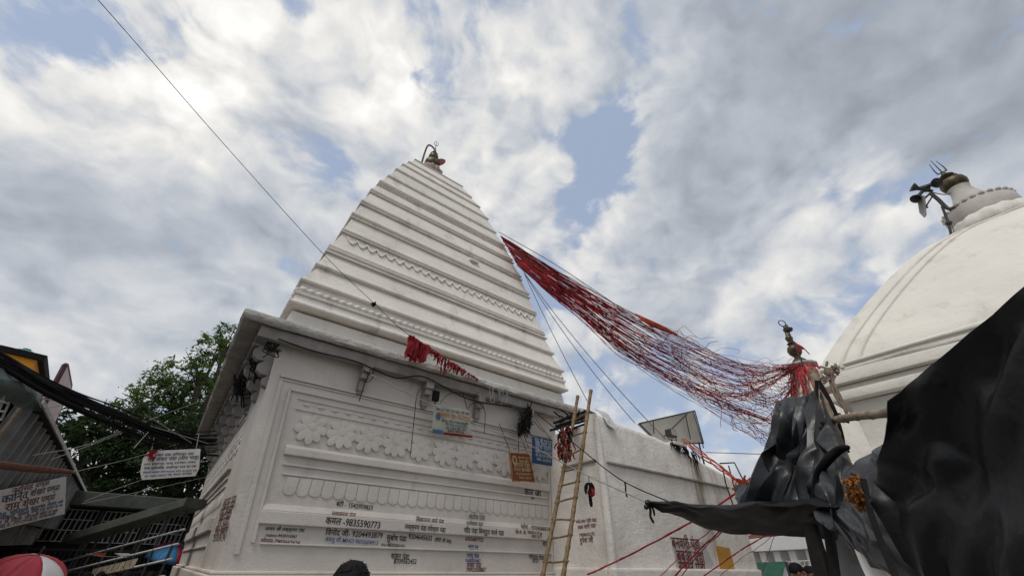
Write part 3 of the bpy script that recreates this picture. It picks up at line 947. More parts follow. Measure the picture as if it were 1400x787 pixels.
# names on the narrow side and the front
mb = MB()
for body, xa, ya, xb, yb, hs in (('राधे-नाथ पंडी पंडा', 787.5, 715, 816, 712, .9), ('लाल धारी पंडा', 790, 723, 815, 720, .95), ('7908692275', 792, 733, 813.5, 731, .9), ('रूपेश जी', 793, 741.5, 811.5, 740, .95)):
    lettering(mb, body, at(xa, ya, u=AU - .002), at(xb, yb, u=AU - .002), (0, 0, 1), (-1, 0, 0), .004, hs, .014, .05)
mb.build('painted_name', INKMAROON, annex)
def on_annex(pts): return [at(x, y, v=AV - .012) for x, y in pts]
def patch(name, pts, m_, th, parent, off=.0, seed=1, rag=.03):
    P = [at(x, y, v=AV - .012 - off) for x, y in pts]
    out = []
    for i, p in enumerate(P):
        q = P[(i + 1) % len(P)]
        for s in range(8):
            a = p.lerp(q, s / 8)
            out.append(a + Vector((noise.noise(a * 9 + Vector((seed, 0, 0))), 0, noise.noise(a * 9 + Vector((0, seed, 0))))) * rag)
    return MB().plate(out, (0, -1, 0), th).build(name, m_, parent)
patch('distemper_patch', ((918, 738), (962, 740), (975, 768), (970, 786), (926, 786)), GREYPATCH, .01, annex)
mb = MB()
for body, xa, ya, xb, yb, hs in (('बनवारी पंडा', 919, 748, 958, 750, 1.15), ('बबुआ पंडा', 926, 767, 964, 769, 1.15), ('सामन पंडा', 929, 782, 966, 784, 1.1)):
    lettering(mb, body, at(xa, ya, v=AV - .016), at(xb, yb, v=AV - .016), (0, 0, 1), (0, -1, 0), .008, hs, .014, .05)
mb.build('painted_name', INKMAROON, annex)
pt = patch('ochre_patch', ((979, 746), (997.5, 748), (1006.5, 784.5), (986, 783)), OCHRE, .012, annex, rag=.012)
# soot and drooping roots on the parapet
mb = MB()
for i in range(60):
    x = rnd.uniform(917, 955)
    y = 602 + (x - 917) * .52 + rnd.uniform(-2, 4)
    p = at(x, y, v=AV - .03)
    L_ = rnd.uniform(.05, .18) * (2.6 if abs(x - 945) < 6 and rnd.random() < .5 else 1)
    q = [p]
    for s in range(4):
        q.append(q[-1] + Vector((rnd.uniform(-.02, .02), rnd.uniform(-.012, .004), -L_ / 4)))
    mb.tube(q, [.012, .011, .009, .006, .003], 4)
tag(mb.build('hanging_roots', DARKWOOD), 'dead blackened roots drooping from the annex parapet under the floodlight', 'roots')
# floodlight
c = at(918.5, 592, v=AV + .05)
fl = thing('floodlight', c, 'small square floodlight sitting on the annex parapet', 'floodlight')
b = MB(); b.box(c + Vector((-.11, -.05, -.075)), c + Vector((.11, .09, .075))); hs0 = b.build('housing', IRON, fl, bevel=.015)
b = MB(); b.box(c + Vector((-.09, -.062, -.055)), c + Vector((.09, -.052, .055))); b.build('glass', STONE, hs0)
b = MB(); b.tube([c + Vector((-.15, .02, 0)), c + Vector((-.15, .02, -.13)), c + Vector((.15, .02, -.13)), c + Vector((.15, .02, 0))], .012, 5); b.build('bracket', IRON, fl)
b = MB()
p = at(925, 606, v=AV - .02)
b.box(p + Vector((-.16, -.05, -.035)), p + Vector((.30, .12, .03)))
tag(b.build('stone_slab', ROUGHW, None, bevel=.01), 'short pale slab lying on the annex parapet beside the floodlight', 'slab')
# white rag on the parapet corner
rows = [[at(x, y, v=AV + .08 - .12 * t) for x, y in row] for t, row in ((0, ((812, 558), (822, 561), (832, 566))), (.5, ((822, 566), (831, 571), (838, 575))), (1.1, ((830, 580), (835, 583), (842, 587))))]
tag(sheet(rows, 6, 6, .03, 6, 2).build('rag', WHITEMETAL, None, True), 'pale rag draped over the annex parapet near the top of the ladder', 'rag')

# hoarding behind the annex
hp = [at(x, y, v=7.2) for x, y in ((872, 579), (948, 561.5), (960, 606), (900, 607))]
ho = thing('hoarding', (hp[0] + hp[2]) / 2, 'pale cream hoarding seen from behind with thin steel braces above the annex', 'hoarding')
MB().plate(hp, (0, -1, 0), .03).build('board', mat('cream_board', (.55, .52, .45), .7, .06, 2, dirt=(.35, .3, .24), dirt_amt=.5, dirt_scale=1.5), ho)
b = MB()
for i in range(4): b.tube([hp[i] + Vector((0, -.05, 0)), hp[(i + 1) % 4] + Vector((0, -.05, 0))], .022, 5)
for (xa, ya, xb, yb) in ((940, 565, 908, 596), (937, 566, 944, 600), (893, 575, 894, 592), (948, 562, 962, 612)):
    b.tube([at(xa, ya, v=7.1), at(xb, yb, v=7.1)], .018, 5)
b.build('steel_frame', IRON, ho)
q = MB()
for x in (905, 955): p = at(x, 604, v=7.2); q.tube([p, Vector((p.x, p.y, 3.2))], .03, 5)
q.build('leg', IRON, ho)

# ================================================================ LADDER
lad = thing('ladder', W(4.3, 4.8, -1.6), 'tall bamboo ladder leaning against the annex corner', 'ladder')
def rail(v, pts, r):
    P = [at(x, y, v=v) for x, y in pts]
    d = (P[-1] - P[-2]).normalized()
    k = (P[-1].z - 0) / -d.z
    P.append(P[-1] + d * k)
    return P
RR = rail(4.58, ((808, 533), (797, 608), (788, 670), (780, 725), (770, 787)), .027)
LR = rail(5.03, ((790, 541), (780, 598), (768, 655), (756, 716), (742, 787)), .027)
def bamboo(mb, P, r):
    P = catmull(P, 10)
    rad = []
    for i, p in enumerate(P):
        rad.append(r * (1.22 if i % 5 == 0 else 1.0))
    mb.tube(P, rad, 8)
for P in (LR, RR):
    mb = MB(); bamboo(mb, P, .029); mb.build('rail', BAMBOO, lad, True, angle=50)
def on_rail(P, z):
    for a, b_ in zip(P, P[1:]):
        if (a.z - z) * (b_.z - z) <= 0 and a.z != b_.z: return a.lerp(b_, (a.z - z) / (a.z - b_.z))
    return P[-1]
for z in (.30, .62, .95, 1.27, 1.62, 1.93, 2.14, 2.42, 2.66, 2.88, 3.12, 3.44, 3.78):
    a = on_rail(LR, z + rnd.uniform(-.03, .03)); b_ = on_rail(RR, z + rnd.uniform(-.03, .03))
    d = (b_ - a).normalized()
    mb = MB(); mb.tube([a - d * .06, a.lerp(b_, .5) + Vector((0, 0, rnd.uniform(-.01, .01))), b_ + d * .06], .0135, 6)
    for e in (a, b_): mb.tube([e - d * .012, e + d * .012], .036, 8)
    mb.build('rung', BAMBOO, lad, True, angle=50)
# dark sticks wedged by the ladder top
mb = MB()
for xa, ya, xb, yb in ((752, 588, 815, 571), (760, 583, 812, 566), (757, 578, 806, 560), (765, 592, 812, 575)):
    mb.tube([at(xa, ya, v=5.2), at(xb, yb, v=5.0)], rnd.uniform(.015, .03), 6)
for i in range(24):
    x = rnd.uniform(765, 808); y = 572 - (x - 765) * .2 + rnd.uniform(-6, 8)
    p = at(x, y, v=5.15)
    mb.tube([p, p + Vector((rnd.uniform(-.2, .2), rnd.uniform(-.1, .1), rnd.uniform(-.1, .1)))], .014, 4)
tag(mb.build('stick_bundle', DARKWOOD), 'dark sticks wedged between the temple eave and the annex behind the ladder', 'sticks')
# dried garland on the ladder
mb = MB()
for i in range(150):
    t = rnd.random()
    x = 775 + rnd.gauss(0, 4.5) - 5 * t; y = 582 + 40 * t + rnd.uniform(-3, 3)
    p = at(x, y, v=4.97 + rnd.uniform(-.05, .05))
    mb.cur = rnd.choice((0, 1, 2, 2, 3))
    q = [p]
    for s in range(3): q.append(q[-1] + Vector((rnd.uniform(-.03, .03), rnd.uniform(-.02, .02), -rnd.uniform(.02, .05))))
    mb.tube(q, [.012, .014, .012, .004], 4)
tag(mb.build('garland', [DARKTHREAD, ORANGE, DARKWOOD, OLDWOOD], None, True), 'dried red and orange garland tied near the top of the ladder', 'garland')
# hanging lamp bundle on the rope by the narrow annex side
c = at(806, 668, v=4.5)
lp = thing('hanging_lantern', c, 'small red pot with black rags hanging beside the ladder', 'lantern')
MB().lathe([(.01, -.075), (.045, -.06), (.06, -.02), (.05, .02), (.025, .045), (.03, .06)], c + Vector((.03, 0, -.03)), 12).build('pot', REDCLOTH, lp, True)
mb = MB()
for i in range(22):
    a = rnd.uniform(0, 6.28); p = c + Vector((0, 0, .07))
    e = c + Vector((.09 * math.cos(a), .05 * math.sin(a), rnd.uniform(-.05, .05)))
    mb.tube(catmull([p, p.lerp(e, .5) + Vector((0, 0, .03)), e, e + Vector((0, 0, -.04))], 3), .009, 4)
for i in range(5): mb.tube(catmull([c, c + Vector((rnd.uniform(-.03, .02), 0, -.1)), c + Vector((rnd.uniform(-.03, .03), 0, -.24))], 3), [.014] * 6 + [.004], 4)
mb.tube([c + Vector((0, 0, .05)), at(805, 651, v=4.5)], .006, 4)
mb.build('rag', CABLE, lp, True)

# ================================================================ SIGNS ON THE TEMPLE FRONT
PANEL = {}
def board(name, pts, v, dv, m_, label, cat, th=.02, back=None, n=None, wav=0.0, seed=1):
    """pts TL TR BR BL in pixels; dv: how far the foot hangs behind the head"""
    P = []
    for i, (x, y) in enumerate(pts): P.append(at(x, y, v=v + (dv if i >= 2 else 0)))
    t = thing(name, (P[0] + P[2]) / 2, label, cat)
    nn = (P[1] - P[0]).cross(P[3] - P[0]).normalized()
    if nn.dot(CAMPOS - P[0]) < 0: nn = -nn
    if wav:
        rows = [[P[0].lerp(P[1], s / 4) for s in range(5)], [P[0].lerp(P[3], .5).lerp(P[1].lerp(P[2], .5), s / 4) for s in range(5)], [P[3].lerp(P[2], s / 4) for s in range(5)]]
        mb = sheet(rows, 5, 7, wav, 3, seed, .006, False)
        PANEL[t.name] = mb.build('cloth', m_, t, True)
    else:
        PANEL[t.name] = MB().plate(P, nn, th).build('panel', m_, t, bevel=.003)
    return t, P, nn
def bil(P, s, t_): return P[0].lerp(P[1], s).lerp(P[3].lerp(P[2], s), t_)
def sign_text(t, P, nn, lines, off=.004):
    byink = {}
    for body, s0, s1, tb, hs, ink in lines:
        mb = byink.setdefault(ink.name, (MB(), ink))[0]
        lettering(mb, body, bil(P, s0, tb), bil(P, s1, tb), P[0] - P[3], nn, off, hs, .018)
    for mb, ink in byink.values(): mb.build('lettering', ink, PANEL[t.name])
def sign_rect(t, P, nn, name, m_, s0, t0_, s1, t1_, off=.003, th=.002):
    return MB().plate([bil(P, a, b_) + nn * off for a, b_ in ((s0, t0_), (s1, t0_), (s1, t1_), (s0, t1_))], nn, th).build(name, m_, PANEL[t.name])
PALEGREEN = mat('pale_green_print', (.56, .58, .50), .5, .12, 3, dirt=(.6, .5, .3), dirt_amt=.5, dirt_scale=3)
t, P, nn = board('banner', ((593, 552), (640.5, 560.5), (645, 598), (590, 591.5)), 5.55, .22, PALEGREEN, 'printed pale green banner with rows of text hanging under the eave corbels', 'banner', wav=.03)
SKYBLUE = mat('blue_print', (.07, .17, .30), .5, .1, 4)
INKORANGE = mat('orange_print', (.50, .14, .03), .6, .1, 4)
sign_text(t, P, nn, [('एक नाम का भाई पंडा श्री पंडा', .03, .97, .16, 1.0, INKBLACK), ('लक्ष्मण पंडा, सिकन्दरा', .08, .97, .36, 1.25, INKORANGE), ('हिन्दू श्री दशरथ कारूजी', .20, .90, .54, 1.0, INKBLACK), ('मो-9931203345', .30, .88, .66, .9, SKYBLUE), ('झा. 9304 9801 854', .32, .84, .76, .9, INKBLACK), ('8409 983246', .36, .78, .86, .9, INKBLACK)], .045)
sign_rect(t, P, nn, 'red_band', REDCLOTH, .26, .90, 1.0, .98, .036)
sign_rect(t, P, nn, 'blue_band', SKYBLUE, .0, .84, .25, .98, .036)
mb = MB(); mb.plate([bil(P, .12 + .055 * math.cos(a), .38 + .13 * math.sin(a)) + nn * .040 for a in [2 * math.pi * i / 16 for i in range(16)]], nn, .002); mb.build('emblem', SKYBLUE, PANEL[t.name])
sg = MB()
for s in (0.03, .97): a = bil(P, s, 0); sg.tube([a, Vector((a.x, 5.76, EYE + 2.44))], .005, 4)
sg.build('hanging_cord', CABLE, t)
BROWN = mat('brown_orange_print', (.20, .055, .028), .5, .2, 3, dirt=(.12, .04, .02), dirt_amt=.5, dirt_scale=4)
INKCREAM = mat('cream_print', (.55, .42, .22), .6, .15, 8)
t, P, nn = board('framed_board', ((696.5, 617.5), (723, 620), (730.5, 658), (701, 657)), 5.45, .16, BROWN, 'framed orange-brown notice board with an oval portrait, hanging below the blue poster', 'board', th=.03)
sign_text(t, P, nn, [('श्री गणेश पंडा', .38, .95, .20, 1.1, INKCREAM), ('बाबा मंदिर', .42, .92, .34, 1.1, INKCREAM), ('सरदार पंडा', .15, .92, .50, 1.2, INKCREAM), ('देवघर झारखंड', .12, .92, .64, 1.1, INKCREAM), ('मो 8757620951', .18, .9, .78, 1.0, INKCREAM), ('9470 185427', .3, .9, .91, 1.0, INKCREAM)])
mb = MB()
for i in range(4):
    mb.tube([P[i] + nn * .006, P[(i + 1) % 4] + nn * .006], .012, 4)
mb.build('frame', mat('worn_gilt_frame', (.40, .20, .08), .6, .3, 8), t)
mb = MB(); mb.plate([bil(P, .20 + .12 * math.cos(a), .26 + .17 * math.sin(a)) + nn * .008 for a in [2 * math.pi * i / 18 for i in range(18)]], nn, .003); mb.build('oval_portrait', INKCREAM, PANEL[t.name])
mb = MB(); mb.plate([bil(P, .20 + .07 * math.cos(a), .26 + .11 * math.sin(a)) + nn * .011 for a in [2 * math.pi * i / 18 for i in range(18)]], nn, .002); mb.build('portrait_figure', mat('portrait_brown', (.25, .12, .07), .6, .3, 30), PANEL[t.name])
mb = MB()
for s in (.05, .95): a = bil(P, s, 0); mb.tube([a, Vector((a.x, 5.80, a.z + .55))], .005, 4)
mb.build('hanging_cord', CABLE, t)
BLUEP = mat('faded_blue_print', (.035, .08, .18), .5, .25, 4, dirt=(.3, .34, .4), dirt_amt=.5, dirt_scale=5)
t, P, nn = board('poster', ((726.5, 596), (754, 600.5), (755, 637), (727.5, 632.5)), 5.38, .10, BLUEP, 'faded blue poster with curled foot hanging beside the tangled cables', 'poster', wav=.05, seed=4)
INKPALE = mat('pale_print', (.50, .55, .62), .6, .1, 4)
sign_text(t, P, nn, [('पंडा जी महाराज', .08, .94, .17, 1.1, INKPALE), ('गया जिला एवं', .1, .9, .31, 1.2, INKPALE), ('पटना नालंदा', .1, .92, .45, 1.2, INKPALE), ('नवादा औरंगाबाद', .08, .94, .59, 1.1, INKPALE), ('मो 9572910443', .1, .9, .73, 1.1, INKPALE), ('9801 624510', .15, .85, .87, 1.0, INKPALE)], .045)
mb = MB()
for s in (.03, .97): a = bil(P, s, 0); mb.tube([a, Vector((a.x, 5.78, EYE + 2.3))], .005, 4)
mb.build('hanging_cord', CABLE, t)

# tangled cables with a junction box
def tangle(mb, x, y, v, sx, sy, nn_, r=.008, dv=.12):
    for i in range(nn_):
        q = []
        for s in range(5): q.append(at(x + rnd.gauss(0, sx), y + rnd.gauss(0, sy), v=v + rnd.uniform(-dv, dv)))
        mb.tube(catmull(q, 4), r, 4)
mb = MB(); tangle(mb, 720, 575, 5.6, 4, 9, 26); tangle(mb, 712, 584, 5.6, 2.5, 6, 10); tangle(mb, 724, 566, 5.62, 2, 6, 8)
for xa, ya, xb, yb in ((709, 580, 709, 620), (716, 592, 723, 612), (730, 575, 744, 590)): mb.tube(sagline(at(xa, ya, v=5.6), at(xb, yb, v=5.55), .02, 6), .006, 4)
cbl = thing('cable_tangle', at(720, 575, v=5.6), 'black tangle of cables and junction boxes under the eave above the blue poster', 'cables')
mb.build('cable', CABLE, cbl, True)
for x, y in ((721, 572), (712, 585)):
    c = at(x, y, v=5.62); MB().box(c + Vector((-.05, -.04, -.09)), c + Vector((.05, .05, .09))).build('junction_box', IRON, cbl, bevel=.01)
mb = MB(); tangle(mb, 370, 478, 5.6, 8, 5, 7, .007, .1); tangle(mb, 350, 500, 6.3, 6, 14, 12, .007, .3); tangle(mb, 328, 530, 7.4, 6, 14, 12, .008, .4)
tag(mb.build('cable_tangle', CABLE, None, True), 'dark cables knotted under the left eave corner of the temple', 'cables')
mb = MB()
for pts in (((497, 505), (503, 512), (498, 525), (491, 548)), ((508, 502), (503, 514), (500, 522)), ((509, 505), (510, 515), (503, 522), (498, 521))):
    mb.tube(catmull([at(x, y, v=5.68) for x, y in pts], 5), .007, 4)
tag(mb.build('hanging_cable', CABLE, None, True), 'short black cable dangling from the corbel nearest the temple corner', 'cable')
mb = MB()
for pts in (((593, 530), (598, 541), (595, 552)), ((578, 528), (570, 540), (566, 575), (561, 622)), ((602, 550), (612, 540), (625, 536), (645, 541), (656, 535)), ((640, 558), (646, 551), (656, 551), (663, 563), (662, 592)), ((586, 524), (592, 530), (598, 528))):
    mb.tube(catmull([at(x, y, v=5.7) for x, y in pts], 6), .006, 4)
c = at(596, 541, v=5.72); mb.box(c + Vector((-.05, -.03, -.08)), c + Vector((.05, .04, .08)))
tag(mb.build('looped_wiring', CABLE, None, True), 'loose black wiring looped along the eave above the pale green banner', 'cable')
wire('eave_cable', [at(380, 463, v=5.66), at(430, 480, v=5.66), at(487, 494, v=5.66), at(540, 516, v=5.66), at(580, 515, v=5.66), at(640, 545, v=5.66), at(700, 556, v=5.66)], .010, CABLE, 'black cable running along under the temple eave')
mb = MB()
for i in range(9):
    x = 672 + i * 2.5 + rnd.uniform(-1, 1)
    p = at(x, 527 + (x - 672) * .28 + rnd.uniform(-3, 2), v=5.57)
    q = [p]
    for s in range(4): q.append(q[-1] + Vector((rnd.uniform(-.05, .05), rnd.uniform(-.01, .01), -rnd.uniform(.02, .09))))
    mb.tube(catmull(q, 3), .006, 4)
tag(mb.build('string_tassel', PALEWIRE, None, True), 'pale frayed strings hanging off the eave edge right of the red rags', 'strings')

# ================================================================ WIRE WITH RED RAGS
A = at(134, 0, d=4.6); A0 = A + (A - at(440, 345, d=5.4)).normalized() * 2.5
B_ = at(562, 460, v=5.35); B2 = at(652, 518, v=5.56)
q = catmull([A0, A, at(300, 190, d=5.0), at(440, 345, d=5.4), at(512, 415, v=5.15), B_, B2], 14)
tag(MB().tube(q, [.0028 + .0030 * (i / len(q)) ** 2 for i in range(len(q))], 5).build('rope', CABLE, None, True, angle=180), 'long thin rope slanting across the sky down to the temple eave', 'rope')
mb = MB(); tangle(mb, 511, 416, 5.15, 1.5, 1.5, 7, .01, .04); tag(mb.build('rope_knot', CABLE, None, True), 'dark knot on the slanting rope in front of the tower', 'knot')
rows = []
spots = []
rg = MB()
for i in range(150):
    t_ = rnd.random() ** 1.25
    p = B_.lerp(B2, t_)
    L_ = (.34 * (1 - t_) + .05) * rnd.uniform(.35, 1.05)
    if .22 < t_ < .38: L_ *= .5
    if .40 < t_ < .56: L_ *= 1.5
    w_ = rnd.uniform(.008, .022) * (3.6 if t_ < .2 else 1.2)
    a = rnd.uniform(0, 3.14)
    d = Vector((math.cos(a), math.sin(a), 0)) * w_
    q = [p + Vector((rnd.uniform(-.02, .02), rnd.uniform(-.03, .03), .01))]
    for s in range(4): q.append(q[-1] + Vector((rnd.uniform(-.025, .02), rnd.uniform(-.02, .02), -L_ / 4)))
    vs = []
    for s, c in enumerate(q):
        k = 1 - .12 * s
        vs += [c - d * k, c + d * k]
    rg.cur = rnd.choice((0, 0, 0, 1))
    rg.add(vs, [(2 * s, 2 * s + 1, 2 * s + 3, 2 * s + 2) for s in range(4)])
rag = rg.build('rag_bunting', [REDCLOTH, DARKTHREAD])
sm = rag.modifiers.new('thickness', 'SOLIDIFY'); sm.thickness = .004
tag(rag, 'torn red rags strung along the slanting rope over the eave', 'rags')

# ropes from the temple to the tarpaulin canopy
K0 = at(886, 687, u=4.1)
wire('canopy_rope', sagline(at(508, 512, v=5.62), at(720, 606, v=5.0), .05) + [at(800, 648, v=4.42), K0], .008, PALEWIRE, 'pale rope from a corbel to the pointed tip of the black canopy', 'rope', n=3)
wire('canopy_rope', [at(735, 566, v=5.55), at(790, 610, v=4.5), at(850, 656, v=4.0), at(925, 690, v=3.2)], .008, CABLE, 'dark rope from the cable tangle down to the black canopy edge', 'rope')
mb = MB()
c = at(854, 659, v=4.0)
mb.tube(catmull([c, c + Vector((.01, 0, -.05)), c + Vector((-.005, 0, -.12)), c + Vector((.01, 0, -.2))], 4), [.012] * 12 + [.005], 5)
tag(mb.build('rope_tail', CABLE, None, True), 'short black rag knotted on the dark rope before the annex wall', 'rag')

# thin wires right of the tower
j = at(716, 372, v=7.4)
wire('thin_wire', sagline(j, at(803, 548, v=6.2), .1), .009, GREYWIRE, 'thin grey wire dropping from the tower to the ladder top', 'wire', n=2, group='thin wires off the tower')
wire('thin_wire', sagline(j, at(868, 578, v=5.6), .22), .010, GREYWIRE, 'thin grey wire from the tower to the left end of the hoarding', 'wire', n=2, group='thin wires off the tower')
wire('thin_wire', sagline(j, at(910, 600, v=4.9), .22), .010, GREYWIRE, 'thin grey wire from the tower down to the floodlight', 'wire', n=2, group='thin wires off the tower')
wire('far_wire', [at(965, 618, u=14), at(1000, 619, u=14), at(1060, 621, u=14)], .012, GREYWIRE, 'thin level wire against the sky right of the annex', 'wire')

# ================================================================ SHRINE WITH THE SPIRE (far) and SACRED THREADS
SU = 16.0
sc0 = at(1098, 505, u=SU)                 # top of its dome
SX, SY, SZ = sc0.x, sc0.y, sc0.z
spire = thing('spire_shrine', (SX, SY, 0), 'distant white shrine with a brass pot spire, draped in red threads', 'shrine')
prof = [(1.5, -SZ), (1.5, -4.4), (1.6, -4.3), (1.6, -4.1), (1.35, -4.0), (1.25, -3.4), (1.15, -2.6), (1.0, -1.9), (.84, -1.3), (.64, -.8), (.48, -.4), (.38, -.1), (.34, .0), (.05, .02)]
MB().lathe(prof, (SX, SY, SZ), 32).build('dome', DOME, spire, True, angle=35)
mm = MB().lathe([(.28, 0), (.44, .03), (.50, .09), (.48, .15), (.40, .19), (.16, .2)], (SX, SY, SZ + .02), 28, lobes=14, lamp=.06).build('lotus_ring', STONE, spire, True)
PS = MB().lathe([(.16, 0), (.26, .03), (.22, .12), (.12, .22), (.10, .28), (.20, .40), (.235, .52), (.19, .66), (.10, .74), (.15, .80), (.08, .87), (.11, .96), (.13, 1.04), (.07, 1.13), (.05, 1.3), (.02, 1.5)], (SX, SY, SZ + .22), 20).build('pot_spire', mat('gilded_brass', (.085, .062, .036), .4, .4, 9, .3, 40, (.04, .03, .02), .6, 5, metal=.6), spire, True, angle=50)
tp = Vector((SX, SY, SZ + 1.72))
b = MB()
ring = [tp + (RT * math.cos(a) + Vector((0, 0, 1)) * math.sin(a)) * .13 + Vector((0, 0, .18)) for a in [2 * math.pi * i / 20 for i in range(21)]]
b.tube([tp + Vector((0, 0, -.2)), tp + Vector((0, 0, .05))], .03, 5); b.tube(ring, .018, 5)
b.build('ring_finial', IRON, PS, True)
fb = at(1093, 487, u=SU - .6); ft = at(1074, 443, u=SU - .6)
fl = thing('flag', fb, 'small dark red pennant on a slanting pole beside the brass spire', 'flag')
fd = (ft - fb).normalized()
MB().tube([fb - fd * .4, ft], .022, 5).build('pole', IRON, fl)
MB().lathe([(.02, -.02), (.14, .02), (.16, .10), (.06, .14), (.05, .26), (.01, .32)], ft - fd * .30, 10, axis=fd).build('pole_cap', IRON, fl, True)
rows = [[at(x, y, u=SU - .6 + .1 * i) for i, (x, y) in enumerate(r_)] for r_ in (((1084.5, 466), (1090, 470), (1098, 474), (1107, 483)), ((1089, 474), (1093, 474.5), (1099, 476), (1107, 484)), ((1092.5, 481), (1095, 478.5), (1100, 477.5), (1107, 484.5)))]
sheet(rows, 5, 4, .05, 2, 3, .01, False).build('cloth', REDCLOTH, fl, True)

# threads: from the right edge of the tower to the spire
threads = thing('sacred_threads', (SX, SY, SZ), 'great sagging bundle of red threads strung from the tower to the brass spire', 'threads')
TU0 = 5.05
upper = [(684, 322), (745, 360), (800, 393), (869, 430), (930, 459), (1000, 490), (1082, 497)]
lower = [(708, 362), (755, 403), (800, 438), (850, 482), (912, 520), (980, 562), (1050, 598)]
def thread_pts(s, jit, end_pull, k=0):
    """s: 0 upper edge, 1 lower edge"""
    out = []
    for i in range(7):
        f = i / 6
        ux, uy = upper[i]; lx, ly = lower[i]
        spread = jit * (.25 + 1.6 * f)
        x = ux + (lx - ux) * s + rnd.gauss(0, 1.2) * spread; y = uy + (ly - uy) * s + rnd.gauss(0, 2.6) * spread
        dep = TU0 + (SU - .2 - TU0) * (f ** 1.05)
        if end_pull and i == 6:
            x, y = 1088 + rnd.uniform(-5, 8), 500 + rnd.uniform(-6, 8)
        elif end_pull and i == 5:
            x, y = x * .62 + 1062 * .38, y * .62 + 515 * .38
        out.append(at(x, y, u=dep + rnd.uniform(-.12, .12) * (1 + 2 * f)))
    return out
def strands(name, m_, cnt, r0, r1, jit, smin=0, smax=1, pull=.6, pw=1.0):
    mb = MB()
    for i in range(cnt):
        s = smin + (smax - smin) * rnd.random() ** pw
        q = catmull(thread_pts(s, jit, rnd.random() < pull), 7)
        r = rnd.uniform(r0, r1)
        q = [p + Vector((rnd.gauss(0, .012), rnd.gauss(0, .012), rnd.gauss(0, .014))) * (i_ / len(q) + .2) for i_, p in enumerate(q)]
        mb.tube(q, [r * rnd.uniform(.6, 1.5) for _ in q], 3, False)
    return mb.build(name, m_, threads, True, angle=180)
strands('red_strand', REDTHREAD, 54, .0045, .009, 1.3, 0, 1.04, .40, .8)
strands('dark_strand', DARKTHREAD, 26, .005, .010, 1.1, 0, 1, .35)
strands('sooty_strand', BLACKTHREAD, 14, .005, .008, 1.4, 0, 1, .35)
strands('faded_strand', PALETHREAD, 18, .005, .008, 1.6, .2, 1, .5)
mb = MB()                                 # thick twisted cords
for s, r in ((.0, .030), (.16, .034), (.30, .03), (.47, .036), (.62, .03), (.8, .034), (.97, .026)):
    q = catmull(thread_pts(s, .35, s < .6), 9)
    mb.tube([p + Vector((0, 0, .03 * noise.noise(p * 3))) for p in q], [.55 * r * (1 + .45 * noise.noise(p * 4.0)) * (1 - .45 * i / len(q)) for i, p in enumerate(q)], 5)
mb.build('twisted_cord', DARKTHREAD, threads, True, angle=180)
mb = MB()                                 # the tight red web near the tower
for i in range(90):
    s = rnd.random(); q = catmull(thread_pts(s, .7, False), 7)
    a = min(34, int(abs(rnd.gauss(0, 10)))); c = a + int(rnd.uniform(4, 11))
    q = q[a:c]
    mb.tube(q, [rnd.uniform(.006, .020) for _ in q], 4)
mb.build('red_wrapping', REDTHREAD, threads, True, angle=180)
mb = MB()                                 # loose loops and knots towards the spire
for i in range(150):
    f = 1 - .42 * rnd.random() ** 1.4
    s = rnd.random()
    k = f * 6; i0 = min(int(k), 5); t_ = k - i0
    ux = upper[i0][0] + (upper[i0 + 1][0] - upper[i0][0]) * t_; uy = upper[i0][1] + (upper[i0 + 1][1] - upper[i0][1]) * t_
    lx = lower[i0][0] + (lower[i0 + 1][0] - lower[i0][0]) * t_; ly = lower[i0][1] + (lower[i0 + 1][1] - lower[i0][1]) * t_
    c = at(ux + (lx - ux) * s, uy + (ly - uy) * s, u=TU0 + (SU - .2 - TU0) * f)
    q = [c]
    dr = Vector((1, -.45, -.1)) * rnd.uniform(.1, .4)
    for st in range(5): q.append(q[-1] + dr * rnd.uniform(.2, 1) + Vector((rnd.gauss(0, .10), rnd.gauss(0, .1), rnd.gauss(-.04, .14))))
    mb.cur = rnd.choice((0, 0, 1, 2))
    mb.tube(catmull(q, 3), rnd.uniform(.005, .012), 3, False)
mb.build('loose_loop', [REDTHREAD, DARKTHREAD, PALETHREAD], threads, True, angle=180)
mb = MB()                                 # skirts of thread running down the far dome
for i in range(64):
    a = rnd.uniform(-2.9, -.4) if i % 2 else rnd.uniform(2.2, 3.9)
    q = []
    L_ = rnd.uniform(.5, 1.0)
    for (r_, h) in ((.44, .02), (.48, -.12), (.54, -.30), (.66, -.62), (.86, -1.2), (1.02, -1.9)):
        if h < -2.0 * L_: break
        aa = a + rnd.uniform(-.05, .05)
        q.append(Vector((SX + (r_ + .02) * math.cos(aa), SY + (r_ + .02) * math.sin(aa), SZ + h)))
    mb.cur = rnd.choice((0, 0, 0, 1))
    mb.tube(catmull(q, 3), rnd.uniform(.007, .018), 3, False)
for i in range(95):                       # loose fan of threads tied below the spire
    t_ = rnd.random()
    p0 = Vector((SX - .1, SY, SZ + .05)) + Vector((rnd.gauss(0, .14), rnd.gauss(0, .14), rnd.gauss(0, .06)))
    p1 = at(1040 + 80 * t_, 585 - 55 * abs(t_ - .35) + rnd.uniform(-14, 16), u=SU - rnd.uniform(.9, 1.8))
    mb.cur = rnd.choice((0, 0, 1, 2))
    k_ = rnd.uniform(.25, 1)
    q = sagline(p0, p0.lerp(p1, k_), rnd.uniform(.02, .25), 8)
    mb.tube([p + Vector((rnd.gauss(0, .012), rnd.gauss(0, .012), 0)) for p in q], rnd.uniform(.006, .016), 3, False)
mb.build('thread_skirt', [REDTHREAD, PALETHREAD, DARKTHREAD], threads, True, angle=180)
wire('carrier_wire', [at(682, 317, u=5.0), at(760, 362, u=6.5), at(860, 428, u=9), at(950, 485, u=12), at(1085, 505, u=15.6)], .011, GREYWIRE, 'thin carrier wire running above the bundle of red threads', 'wire')
